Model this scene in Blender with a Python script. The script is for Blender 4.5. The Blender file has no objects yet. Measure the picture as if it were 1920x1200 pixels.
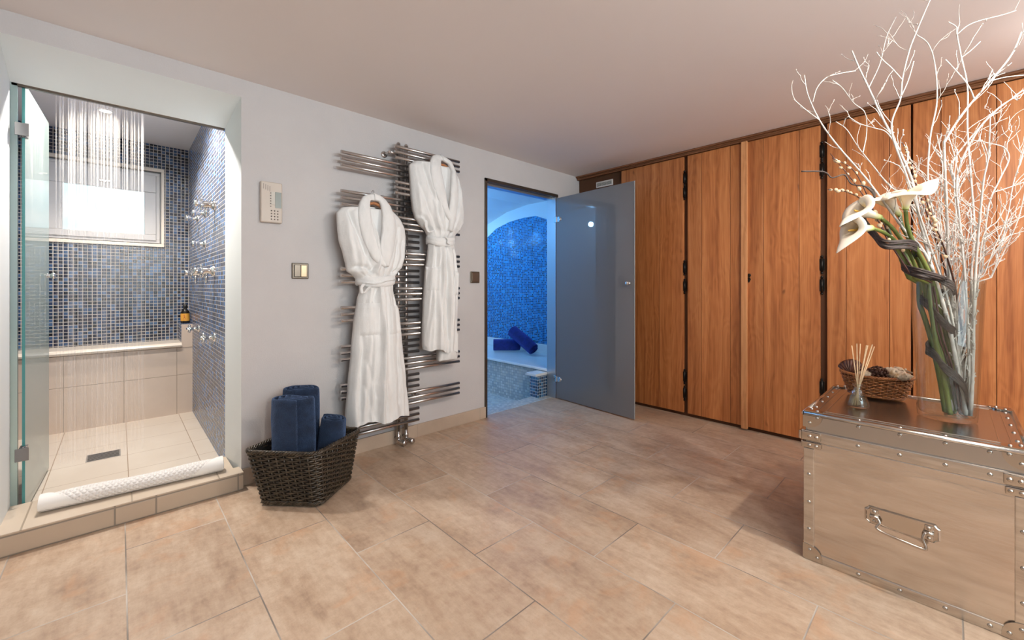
import bpy, bmesh, math, random
from mathutils import Vector, Matrix, noise
PI = math.pi
C = bpy.context.scene.collection
SC = bpy.context.scene

# ---------------------------------------------------------------- camera
cam_d = bpy.data.cameras.new('camera'); cam = bpy.data.objects.new('camera', cam_d); C.objects.link(cam)
cam.location = (0, 0, 1.124)
cam.rotation_euler = (PI/2, 0, -math.radians(43.357))
cam_d.sensor_width = 36; cam_d.lens = 779/1920*36; cam_d.shift_y = -62/1920
cam_d.clip_start = 0.02; cam_d.clip_end = 50
SC.camera = cam
# ---------------------------------------------------------------- world and exposure
w = bpy.data.worlds.new('world'); SC.world = w; w.use_nodes = True
w.node_tree.nodes['Background'].inputs[0].default_value = (0.55, 0.65, 0.8, 1)
w.node_tree.nodes['Background'].inputs[1].default_value = 0.4
SC.view_settings.view_transform = 'Standard'; SC.view_settings.look = 'None'
SC.view_settings.gamma = 1; SC.view_settings.use_curve_mapping = False
SC.view_settings.exposure = -0.35
SC.cycles.use_denoising = True
SC.cycles.max_bounces = 12; SC.cycles.transparent_max_bounces = 24
SC.cycles.sample_clamp_indirect = 6
SC.cycles.caustics_reflective = False; SC.cycles.caustics_refractive = False
# ---------------------------------------------------------------- lights of the place, and added fills
def spot(name, loc, tgt, watts, col, size=.04, ang=150, blend=.6):
    d = bpy.data.lights.new(name, 'SPOT'); d.energy = watts; d.color = col; d.shadow_soft_size = size
    d.spot_size = math.radians(ang); d.spot_blend = blend
    o = bpy.data.objects.new(name, d); C.objects.link(o); o.location = loc
    o.rotation_euler = (Vector(tgt)-Vector(loc)).to_track_quat('-Z', 'Y').to_euler(); return o
def area(name, loc, tgt, watts, col, sx, sy):
    d = bpy.data.lights.new(name, 'AREA'); d.energy = watts; d.color = col; d.shape = 'RECTANGLE'; d.size = sx; d.size_y = sy
    o = bpy.data.objects.new(name, d); C.objects.link(o); o.location = loc
    o.rotation_euler = (Vector(tgt)-Vector(loc)).to_track_quat('-Z', 'Y').to_euler(); return o
def point(name, loc, watts, col, size):
    d = bpy.data.lights.new(name, 'POINT'); d.energy = watts; d.color = col; d.shadow_soft_size = size
    o = bpy.data.objects.new(name, d); C.objects.link(o); o.location = loc; return o
WARM = (1.0, .89, .77)
spot('downlight_trunk', (1.885, -.446, 2.24), (2.05, .1, 0), 98, WARM, .035, 165)
spot('downlight_entry', (1.07, -.285, 2.24), (1.3, .1, 0), 31, WARM, .035, 165)
spot('downlight_wardrobe', (2.75, -.75, 2.22), (3.0, .3, .4), 3, WARM, .05, 165)
area('ceiling_fill_light', (1.2, -2.16, 1.86), (1.25, -.9, 2.45), 225, (.86, .965, 1), 3.0, .16)  # added fill behind the camera, brightens the ceiling
point('uplight_cove', (2.95, -.50, 2.12), 3.5, (1, .95, .9), .06)
area('fill_light_behind', (0.4, -2.14, 1.24), (0.7, 1.5, 1.2), 36, (.66, .88, 1.0), 1.78, .90)  # added soft fill from behind the camera, its window is invented
spot('shower_downlight_beam', (-.073, 4.147, 2.36), (.05, 3.75, 0), 90, (1, .86, .70), .03, 130)
spot('shower_fill_front', (.06, 3.32, 2.37), (.0, 3.5, 0), 165, (1, .95, .90), .05, 165)  # added fill, lamp unseen behind the header, brightens reveal and shower floor
point('steam_blue_cove', (2.75, 4.3, 1.95), 27, (.10, .45, 1.0), .03)
point('steam_blue_front', (2.2, 3.2, 1.9), 9, (.28, .60, 1.0), .03)
point('steam_lamp', (3.45, 4.72, 1.82), 5, (.30, .68, 1.0), .05)

# ---------------------------------------------------------------- node helpers
class NT:
    def __init__(s, name):
        s.m = bpy.data.materials.new(name); s.m.use_nodes = True; s.t = s.m.node_tree; s.n = s.t.nodes
        s.b = s.n['Principled BSDF']; s.out = s.n['Material Output']
    def put(s, sock, v):
        if isinstance(v, bpy.types.NodeSocket): s.t.links.new(v, sock)
        elif v is not None:
            if hasattr(sock.default_value, '__len__') and not hasattr(v, '__len__'): v = (v,)*len(sock.default_value)
            if hasattr(sock.default_value, '__len__') and len(sock.default_value) == 4 and len(v) == 3: v = (*v, 1)
            sock.default_value = v
    def math(s, op, a, b=None, c=None, clamp=False):
        n = s.n.new('ShaderNodeMath'); n.operation = op; n.use_clamp = clamp
        s.put(n.inputs[0], a); s.put(n.inputs[1], b) if b is not None else None
        if c is not None: s.put(n.inputs[2], c)
        return n.outputs[0]
    def pos(s):
        g = s.n.new('ShaderNodeNewGeometry'); x = s.n.new('ShaderNodeSeparateXYZ'); s.t.links.new(g.outputs['Position'], x.inputs[0])
        return x.outputs[0], x.outputs[1], x.outputs[2]
    def vec(s, x, y, z):
        n = s.n.new('ShaderNodeCombineXYZ'); s.put(n.inputs[0], x); s.put(n.inputs[1], y); s.put(n.inputs[2], z); return n.outputs[0]
    def noise(s, v, scale, detail=3, rough=.55, dist=0):
        n = s.n.new('ShaderNodeTexNoise'); s.put(n.inputs['Vector'], v); n.inputs['Scale'].default_value = scale
        n.inputs['Detail'].default_value = detail; n.inputs['Roughness'].default_value = rough; n.inputs['Distortion'].default_value = dist
        return n.outputs['Fac']
    def white(s, v):
        n = s.n.new('ShaderNodeTexWhiteNoise'); n.noise_dimensions = '3D'; s.put(n.inputs['Vector'], v); return n.outputs['Value']
    def ramp(s, f, stops, mode='LINEAR'):
        n = s.n.new('ShaderNodeValToRGB'); s.put(n.inputs[0], f); e = n.color_ramp; e.interpolation = mode
        while len(e.elements) < len(stops): e.elements.new(.5)
        for k, (p, c) in enumerate(stops):
            e.elements[k].position = p; e.elements[k].color = (*c, 1) if len(c) == 3 else c
        return n.outputs[0]
    def mix(s, f, a, b, mode='MIX'):
        n = s.n.new('ShaderNodeMix'); n.data_type = 'RGBA'; n.blend_type = mode
        s.put(n.inputs['Factor'], f); s.put(n.inputs[6], a); s.put(n.inputs[7], b); return n.outputs[2]
    def smooth(s, v, a, b, lo=0, hi=1):
        n = s.n.new('ShaderNodeMapRange'); n.interpolation_type = 'SMOOTHSTEP'
        for k, x in enumerate((v, a, b, lo, hi)): s.put(n.inputs[k], x)
        return n.outputs[0]
    def bump(s, h, strength=.3, dist=.01):
        n = s.n.new('ShaderNodeBump'); s.put(n.inputs['Height'], h); n.inputs['Strength'].default_value = strength; n.inputs['Distance'].default_value = dist
        s.t.links.new(n.outputs[0], s.b.inputs['Normal']); return n.outputs[0]
    def attr(s, name):
        n = s.n.new('ShaderNodeAttribute'); n.attribute_name = name; return n.outputs['Fac']
    def set(s, **k):
        for a, v in k.items(): s.put(s.b.inputs[a.replace('_', ' ')], v)
        return s
    def tiles(s, u, v, pu, pv, g, stagger=False, key=0):
        V = s.math('DIVIDE', v, pv); row = s.math('FLOOR', V); U = s.math('DIVIDE', u, pu)
        if stagger:
            par = s.math('FLOORED_MODULO', row, 2); U = s.math('ADD', U, s.math('MULTIPLY', par, .5))
        col = s.math('FLOOR', U); fu = s.math('FRACT', U); fv = s.math('FRACT', V)
        du = s.math('MULTIPLY', s.math('MINIMUM', fu, s.math('SUBTRACT', 1, fu)), pu)
        dv = s.math('MULTIPLY', s.math('MINIMUM', fv, s.math('SUBTRACT', 1, fv)), pv)
        d = s.math('MINIMUM', du, dv)
        face = s.smooth(d, g*.35, g*.65)      # 1 on the tile, 0 in the joint
        return face, s.white(s.vec(col, row, key)), d

def simple(name, col, rough=.6, metal=0, bump=None, **k):
    t = NT(name); t.set(Base_Color=col, Roughness=rough, Metallic=metal, **k)
    if bump:
        x, y, z = t.pos(); t.bump(t.noise(t.vec(x, y, z), bump[0], 4), bump[1], bump[2])
    return t.m
def noisy(name, c1, c2, scale, rough=.6, metal=0, bump=None, stretch=(1, 1, 1), **k):
    t = NT(name); x, y, z = t.pos()
    v = t.vec(t.math('MULTIPLY', x, stretch[0]), t.math('MULTIPLY', y, stretch[1]), t.math('MULTIPLY', z, stretch[2]))
    f = t.noise(v, scale, 5)
    t.set(Base_Color=t.ramp(f, [(.3, c1), (.7, c2)]), Roughness=rough, Metallic=metal, **k)
    if bump: t.bump(t.noise(v, bump[0], 4), bump[1], bump[2])
    return t.m

M = {}
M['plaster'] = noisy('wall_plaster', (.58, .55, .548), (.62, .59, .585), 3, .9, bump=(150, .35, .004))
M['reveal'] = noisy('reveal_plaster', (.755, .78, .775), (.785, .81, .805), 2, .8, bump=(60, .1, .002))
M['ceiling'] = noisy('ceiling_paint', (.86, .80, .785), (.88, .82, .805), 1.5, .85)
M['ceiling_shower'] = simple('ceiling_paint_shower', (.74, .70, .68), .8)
M['steam_vault'] = simple('steam_vault_plaster', (.80, .84, .88), .6)

def mat_floor():
    t = NT('stone_floor'); x, y, z = t.pos()
    f, r, d = t.tiles(t.math('SUBTRACT', y, .325), t.math('SUBTRACT', x, .0185), .700, .3545, .0045, True)
    off = t.math('MULTIPLY', r, 37)
    v = t.vec(t.math('ADD', x, off), y, off); vs = t.vec(t.math('MULTIPLY', t.math('ADD', x, off), 2.6), y, off)
    n1 = t.noise(vs, 3.0, 6, .6, .4); n2 = t.noise(v, 26, 5, .65); n3 = t.noise(t.vec(t.math('MULTIPLY', x, 5), y, off), 9, 4, .6)
    n4 = t.noise(v, 120, 3, .6)
    k = t.math('ADD', t.math('MULTIPLY', n1, .5), t.math('ADD', t.math('MULTIPLY', n2, .28), t.math('MULTIPLY', n3, .22)))
    c = t.ramp(k, [(.34, (.36, .245, .17)), (.45, (.50, .355, .25)), (.55, (.60, .455, .335)), (.66, (.68, .55, .43))])
    c = t.mix(t.math('MULTIPLY', t.smooth(t.noise(v, 5, 4, .6, .6), .54, .70), .45), c, (.60, .33, .18))
    c = t.mix(t.math('MULTIPLY', t.smooth(n4, .5, .8), .25), c, (.35, .25, .19))
    c = t.mix(.35, c, t.mix(r, (.80, .74, .70), (1.12, 1.10, 1.08)), 'MULTIPLY')
    j = t.ramp(t.noise(t.vec(x, y, z), 2.3, 3), [(.4, (.22, .18, .15)), (.6, (.62, .55, .48))])
    t.set(Base_Color=t.mix(f, j, c), Roughness=t.ramp(n1, [(.3, (.30,)*3), (.7, (.46,)*3)]))
    t.b.inputs['Specular IOR Level'].default_value = .45
    h = t.math('ADD', t.math('MULTIPLY', f, .6), t.math('ADD', t.math('MULTIPLY', n2, .35), t.math('MULTIPLY', n3, .25)))
    t.bump(h, .35, .004); return t.m
M['floor'] = mat_floor()

def mosaic(name, plane, p, g, cols, joint, ou=0, ov=0, rough=.12):
    t = NT(name); x, y, z = t.pos(); u, v = {'xz': (x, z), 'yz': (y, z), 'xy': (x, y)}[plane]
    f, r, d = t.tiles(t.math('ADD', u, ou), t.math('ADD', v, ov), p, p, g)
    n = len(cols); c = t.ramp(r, [(k/n, cc) for k, cc in enumerate(cols)], 'CONSTANT')
    t.set(Base_Color=t.mix(f, joint, c), Roughness=t.ramp(f, [(0, (.7,)*3), (1, (rough,)*3)]))
    b = t.smooth(d, g*.3, g*1.4); t.bump(t.math('ADD', b, t.math('MULTIPLY', r, .3)), .35, .002); return t.m
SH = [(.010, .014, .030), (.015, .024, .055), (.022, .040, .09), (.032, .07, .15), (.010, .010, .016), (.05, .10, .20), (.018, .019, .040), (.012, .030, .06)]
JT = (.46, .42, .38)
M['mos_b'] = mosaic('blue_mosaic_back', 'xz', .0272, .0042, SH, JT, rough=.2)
M['mos_s'] = mosaic('blue_mosaic_side', 'yz', .0272, .0042, [(r*1.6, g*2.6, b*3.0) for r, g, b in SH], JT, rough=.22)  # same tiles made brighter and bluer, window daylight put into the colour
ST = [(.003, .03, .13), (.004, .06, .25), (.006, .13, .42), (.01, .22, .60), (.002, .02, .07), (.004, .08, .32), (.02, .32, .72)]
M['steam_mos'] = mosaic('deep_blue_mosaic_steam', 'yz', .0225, .0050, ST, (.12, .38, .62))
M['steam_blk_x'] = mosaic('dark_blue_mosaic_block_front', 'xz', .030, .004, [(.01, .03, .08), (.02, .08, .2), (.03, .16, .34), (.01, .05, .13)], (.6, .66, .7))
M['steam_blk'] = mosaic('dark_blue_mosaic_block', 'yz', .030, .004, [(.01, .03, .08), (.02, .08, .2), (.03, .16, .34), (.01, .05, .13)], (.6, .66, .7))
PALE = [(.55, .56, .54), (.62, .63, .60), (.70, .70, .67), (.48, .50, .50), (.64, .62, .56)]
M['pale_yz'] = mosaic('pale_stone_mosaic_front', 'yz', .031, .004, PALE, (.36, .38, .38), rough=.35)
M['pale_xy'] = mosaic('pale_stone_mosaic_floor', 'xy', .031, .004, PALE, (.40, .42, .42), rough=.3)

def beige_tile(name, plane, us, vs, g=.004, col=((.60, .48, .39), (.66, .54, .45)), jc=(.36, .28, .21)):
    # cream tiles with joints at the listed coordinates
    t = NT(name); x, y, z = t.pos(); u, v = {'xz': (x, z), 'yz': (y, z), 'xy': (x, y)}[plane]
    d = 10
    for a in us: d = t.math('MINIMUM', d, t.math('ABSOLUTE', t.math('SUBTRACT', u, a)))
    for a in vs: d = t.math('MINIMUM', d, t.math('ABSOLUTE', t.math('SUBTRACT', v, a)))
    f = t.smooth(d, g*.35, g*.65)
    c = t.ramp(t.noise(t.vec(x, y, z), 2.5, 5), [(.35, col[0]), (.65, col[1])])
    t.set(Base_Color=t.mix(f, jc, c), Roughness=.32); t.bump(f, .4, .003); return t.m
M['bench_tile'] = beige_tile('cream_bench_tile', 'xz', (-.307, .025, .358), (.365,))
M['shower_floor'] = beige_tile('cream_shower_floor_tile', 'xy', (-.30, .037, .37), (3.37, 3.69, 4.01, 4.33), col=((.70, .60, .50), (.76, .67, .57)), jc=(.42, .30, .21))
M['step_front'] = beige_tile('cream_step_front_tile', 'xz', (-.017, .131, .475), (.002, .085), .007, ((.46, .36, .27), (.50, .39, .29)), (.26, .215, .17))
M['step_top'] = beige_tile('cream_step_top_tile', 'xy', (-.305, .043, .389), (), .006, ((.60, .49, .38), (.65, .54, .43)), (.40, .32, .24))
M['skirt'] = beige_tile('stone_skirting_tile', 'xz', (.62, 1.10, 1.62, 2.219), (), .003, ((.44, .34, .26), (.55, .43, .33)), (.36, .29, .22))
M['cream_slab'] = noisy('cream_bench_slab', (.76, .67, .57), (.80, .72, .62), 4, .25)
M['marble'] = noisy('white_marble_slab', (.80, .82, .82), (.86, .87, .87), 5, .2)

def wood(name, a, b, c, rough=.42, vert=True):
    t = NT(name); x, y, z = t.pos(); r = t.attr('rnd'); o = t.math('MULTIPLY', r, 23)
    if not vert: y, z = z, y
    sx = t.math('MULTIPLY', x, 3.0); sy = t.math('ADD', y, o); sz = t.math('MULTIPLY', z, .22)
    warp = t.noise(t.vec(sx, sy, sz), 5.0, 3, .5, .3)
    g1 = t.noise(t.vec(sx, t.math('ADD', sy, t.math('MULTIPLY', warp, .10)), t.math('ADD', t.math('MULTIPLY', z, .022), o)), 34, 4, .6)
    g2 = t.noise(t.vec(sx, sy, t.math('MULTIPLY', z, .016)), 240, 3, .6)
    ring = t.math('SINE', t.math('MULTIPLY', t.math('ADD', warp, t.math('MULTIPLY', sy, .6)), 95))
    k = t.math('ADD', t.math('ADD', t.math('MULTIPLY', g1, .62), t.math('MULTIPLY', g2, .30)), t.math('MULTIPLY', ring, .025))
    col = t.ramp(k, [(.32, a), (.46, b), (.62, c)])
    knot = t.smooth(t.noise(t.vec(sx, sy, t.math('MULTIPLY', z, .5)), 9.5, 2, .5), .74, .80)
    col = t.mix(t.math('MULTIPLY', knot, .7), col, (.10, .035, .012))
    col = t.mix(.6, col, t.ramp(r, [(0, (.80, .78, .76)), (1, (1.12, 1.10, 1.10))]), 'MULTIPLY')
    t.set(Base_Color=col, Roughness=rough); t.bump(g2, .12, .002); return t.m
M['oak'] = wood('oak_boards', (.30, .092, .026), (.47, .165, .050), (.60, .245, .085))
M['oak_light'] = wood('light_oak_batten', (.52, .22, .085), (.66, .31, .13), (.74, .38, .17))
M['oak_dark'] = wood('dark_oak_trim', (.12, .045, .018), (.20, .08, .032), (.28, .12, .05), vert=False)
M['recess'] = simple('dark_recess_wood', (.10, .04, .016), .8)
M['window_grey'] = simple('window_grey_white', (.52, .51, .51), .4)
M['hinge_dark'] = simple('shower_hinge_metal', (.30, .29, .29), .3, 1)
M['iron'] = simple('black_iron', (.03, .027, .025), .35, .9)
M['chrome'] = simple('polished_chrome', (.78, .76, .74), .10, 1)
M['steel'] = simple('brushed_steel', (.56, .53, .50), .24, 1)
M['rad'] = simple('radiator_chrome', (.56, .53, .51), .27, 1)
M['white_paint'] = simple('white_lacquer', (.78, .76, .74), .35)
M['dark_frame'] = simple('dark_bronze_frame', (.10, .078, .06), .35, .7)
M['alu_jamb'] = simple('satin_metal_jamb', (.55, .6, .65), .28, .9)
M['black'] = simple('black_plastic', (.012, .012, .012), .4)

def frosted(name, base, rough, alpha_mix, coat=1.0, tr=.6):
    t = NT(name); t.set(Base_Color=base, Roughness=rough, Transmission_Weight=tr, IOR=1.3, Coat_Weight=coat, Coat_Roughness=.02, Coat_IOR=1.55)
    return t.m
M['frost_shower'] = frosted('frosted_shower_glass', (.74, .95, .91), .42, 0, .7, .72)
M['frost_steam'] = frosted('satin_grey_glass', (.31, .315, .33), .40, 0, 1.0, .5)
M['teal_edge'] = simple('teal_glass_edge', (.10, .38, .38), .15, 0, Transmission_Weight=.3)
M['edge_pale'] = simple('pale_glass_edge', (.45, .52, .56), .2, 0, Transmission_Weight=.3)
def clear_glass(name, tint=(.97, .99, .98)):
    t = NT(name); n = t.n; g = n.new('ShaderNodeBsdfGlass'); g.inputs['IOR'].default_value = 1.45; g.inputs['Roughness'].default_value = 0; g.inputs[0].default_value = (*tint, 1)
    tr = n.new('ShaderNodeBsdfTransparent'); gl = n.new('ShaderNodeBsdfGlossy'); gl.inputs['Roughness'].default_value = .01
    lw = n.new('ShaderNodeLayerWeight'); lw.inputs[0].default_value = .5; pw = t.math('POWER', lw.outputs['Facing'], 4.0); fr = t.n.new('ShaderNodeMath'); fr.operation = 'MULTIPLY_ADD'; t.t.links.new(pw, fr.inputs[0]); fr.inputs[1].default_value = .80; fr.inputs[2].default_value = .05; tr.inputs[0].default_value = (*tint, 1)
    mx = n.new('ShaderNodeMixShader'); t.t.links.new(fr.outputs[0], mx.inputs[0]); t.t.links.new(tr.outputs[0], mx.inputs[1]); t.t.links.new(gl.outputs[0], mx.inputs[2])
    t.t.links.new(mx.outputs[0], t.out.inputs[0]); return t.m
M['glass'] = clear_glass('clear_thin_glass')
def emis(name, col, s):
    t = NT(name); t.set(Base_Color=(0, 0, 0), Emission_Color=col, Emission_Strength=s); return t.m
M['lamp'] = emis('lamp_lens', (1, .9, .78), 14)
def mat_pane():
    t = NT('bright_obscure_window_pane'); x, y, z = t.pos()
    f = t.noise(t.vec(x, y, z), 7, 4)
    t.set(Base_Color=(.1, .1, .1), Emission_Color=t.ramp(f, [(.35, (.72, .93, .98)), (.6, (.95, 1, 1))]), Emission_Strength=1.3, Roughness=.1); return t.m
M['pane'] = mat_pane()

# ---------------------------------------------------------------- mesh helpers
class MB:
    def __init__(s): s.v = []; s.f = []; s.mi = []; s.r = []; s.sm = []
    def add(s, vs, fs, mi=0, rnd=0., smooth=False):
        o = len(s.v); s.v += [tuple(v) for v in vs]
        for f in fs: s.f.append(tuple(o+i for i in f)); s.mi.append(mi); s.r.append(rnd); s.sm.append(smooth)
        return s
    def hexa(s, p, mi=0, rnd=0.):
        # p: 8 corners, bottom loop then top loop
        return s.add(p, [(3, 2, 1, 0), (4, 5, 6, 7), (0, 1, 5, 4), (1, 2, 6, 5), (2, 3, 7, 6), (3, 0, 4, 7)], mi, rnd)
    def box(s, x0, x1, y0, y1, z0, z1, mi=0, rnd=0., c=0):
        if c <= 0: return s.hexa([(x0, y0, z0), (x1, y0, z0), (x1, y1, z0), (x0, y1, z0), (x0, y0, z1), (x1, y0, z1), (x1, y1, z1), (x0, y1, z1)], mi, rnd)
        b = bmesh.new(); bmesh.ops.create_cube(b, size=1)
        for v in b.verts: v.co = Vector(((x0+x1)/2+v.co.x*(x1-x0), (y0+y1)/2+v.co.y*(y1-y0), (z0+z1)/2+v.co.z*(z1-z0)))
        bmesh.ops.bevel(b, geom=b.edges[:], offset=c, segments=2, affect='EDGES', profile=.5)
        b.verts.ensure_lookup_table(); s.add([v.co[:] for v in b.verts], [[v.index for v in f.verts] for f in b.faces], mi, rnd); b.free(); return s
    def xf(s, m, start=0):
        for k in range(start, len(s.v)): s.v[k] = tuple(m @ Vector(s.v[k]))
        return s
    def grid(s, pts, closed_u=False, closed_v=False, mi=0, rnd=0., smooth=True, flip=False):
        nv = len(pts); nu = len(pts[0]); fs = []
        for j in range(nv if closed_v else nv-1):
            for i in range(nu if closed_u else nu-1):
                q = (j*nu+i, j*nu+(i+1) % nu, ((j+1) % nv)*nu+(i+1) % nu, ((j+1) % nv)*nu+i)
                fs.append(q[::-1] if flip else q)
        return s.add([p for r in pts for p in r], fs, mi, rnd, smooth)
    def tube(s, path, rad, seg=8, cap=True, mi=0, rnd=0., closed=False, flat=1.0):
        P = [Vector(p) for p in path]; n = len(P)
        R = rad if hasattr(rad, '__len__') else [rad]*n
        up = None; rings = []
        for k in range(n):
            a = P[(k-1) % n] if (closed or k > 0) else P[k]; b = P[(k+1) % n] if (closed or k < n-1) else P[k]
            t = (b-a); t = t.normalized() if t.length > 1e-9 else Vector((0, 0, 1))
            if up is None: up = Vector((0, 0, 1)) if abs(t.z) < .9 else Vector((1, 0, 0))
            x = up - t*up.dot(t)
            if x.length < 1e-6: x = Vector((1, 0, 0)) - t*t.x
            x.normalize(); y = t.cross(x); up = x
            rings.append([P[k] + (x*math.cos(2*PI*i/seg)*flat + y*math.sin(2*PI*i/seg))*R[k] for i in range(seg)])
        o = len(s.v)
        s.grid(rings, True, closed, mi, rnd)
        if cap and not closed:
            s.f += [tuple(o+i for i in range(seg))[::-1], tuple(o+(n-1)*seg+i for i in range(seg))]
            s.mi += [mi]*2; s.r += [rnd]*2; s.sm += [False]*2
        return s
    def lathe(s, prof, c=(0, 0, 0), axis=(0, 0, 1), seg=24, mi=0, smooth=True, sx=1, sy=1):
        q = Vector((0, 0, 1)).rotation_difference(Vector(axis)); c = Vector(c)
        rings = [[c + q @ Vector((r*math.cos(2*PI*i/seg)*sx, r*math.sin(2*PI*i/seg)*sy, h)) for i in range(seg)] for r, h in prof]
        return s.grid(rings, True, False, mi, 0., smooth)
    def ball(s, c, r, seg=12, mi=0, sc=(1, 1, 1), axis=(0, 0, 1)):
        n = seg//2; prof = [(max(r*math.sin(PI*k/n), 1e-5), -r*math.cos(PI*k/n)*sc[2]) for k in range(n+1)]
        return s.lathe(prof, c, axis, seg, mi, True, sc[0], sc[1])
    def build(s, name, mats, parent=None, kind=None, label=None, cat=None, group=None, weld=0):
        me = bpy.data.meshes.new(name); off = Vector((0, 0, 0))
        if parent is not None: off = wloc(parent)
        me.from_pydata([tuple(Vector(v)-off) for v in s.v], [], s.f)
        if not isinstance(mats, (list, tuple)): mats = [mats]
        for m in mats: me.materials.append(M[m] if isinstance(m, str) else m)
        me.polygons.foreach_set('material_index', s.mi); me.polygons.foreach_set('use_smooth', s.sm)
        if any(s.r):
            a = me.attributes.new('rnd', 'FLOAT', 'FACE'); a.data.foreach_set('value', s.r)
        b = bmesh.new(); b.from_mesh(me)
        if weld: bmesh.ops.remove_doubles(b, verts=b.verts, dist=weld)
        bmesh.ops.recalc_face_normals(b, faces=b.faces); b.to_mesh(me); b.free(); me.update()
        o = bpy.data.objects.new(name, me); C.objects.link(o)
        if parent is not None: o.parent = parent
        tag(o, label, cat, group, kind); return o
def wloc(o):
    v = Vector((0, 0, 0))
    while o is not None: v += o.location; o = o.parent
    return v
def tag(o, label=None, cat=None, group=None, kind=None):
    for k, v in (('label', label), ('category', cat), ('group', group), ('kind', kind)):
        if v: o[k] = v
    return o
def thing(name, loc, label, cat, group=None, kind=None):
    o = bpy.data.objects.new(name, None); C.objects.link(o); o.location = loc; o.empty_display_size = .05
    return tag(o, label, cat, group, kind)
def ST_(name, mb, mats, parent=None, label=None): return mb.build(name, mats, parent, kind='structure' if parent is None else None, label=label)
def catmull(pts, n=8):
    P = [Vector(p) for p in pts]; out = []
    P = [P[0]*2-P[1]] + P + [P[-1]*2-P[-2]]
    for k in range(1, len(P)-2):
        for i in range(n):
            t = i/n; a, b, c, d = P[k-1:k+3]
            out.append(.5*((2*b)+(c-a)*t+(2*a-5*b+4*c-d)*t*t+(3*b-a-3*c+d)*t**3))
    out.append(P[-2]); return out
def lerp(a, b, t): return a+(b-a)*t
def copy_tree(o, parent=None):
    c = o.copy(); C.objects.link(c); c.parent = parent
    for ch in list(o.children): copy_tree(ch, c)
    return c
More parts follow.
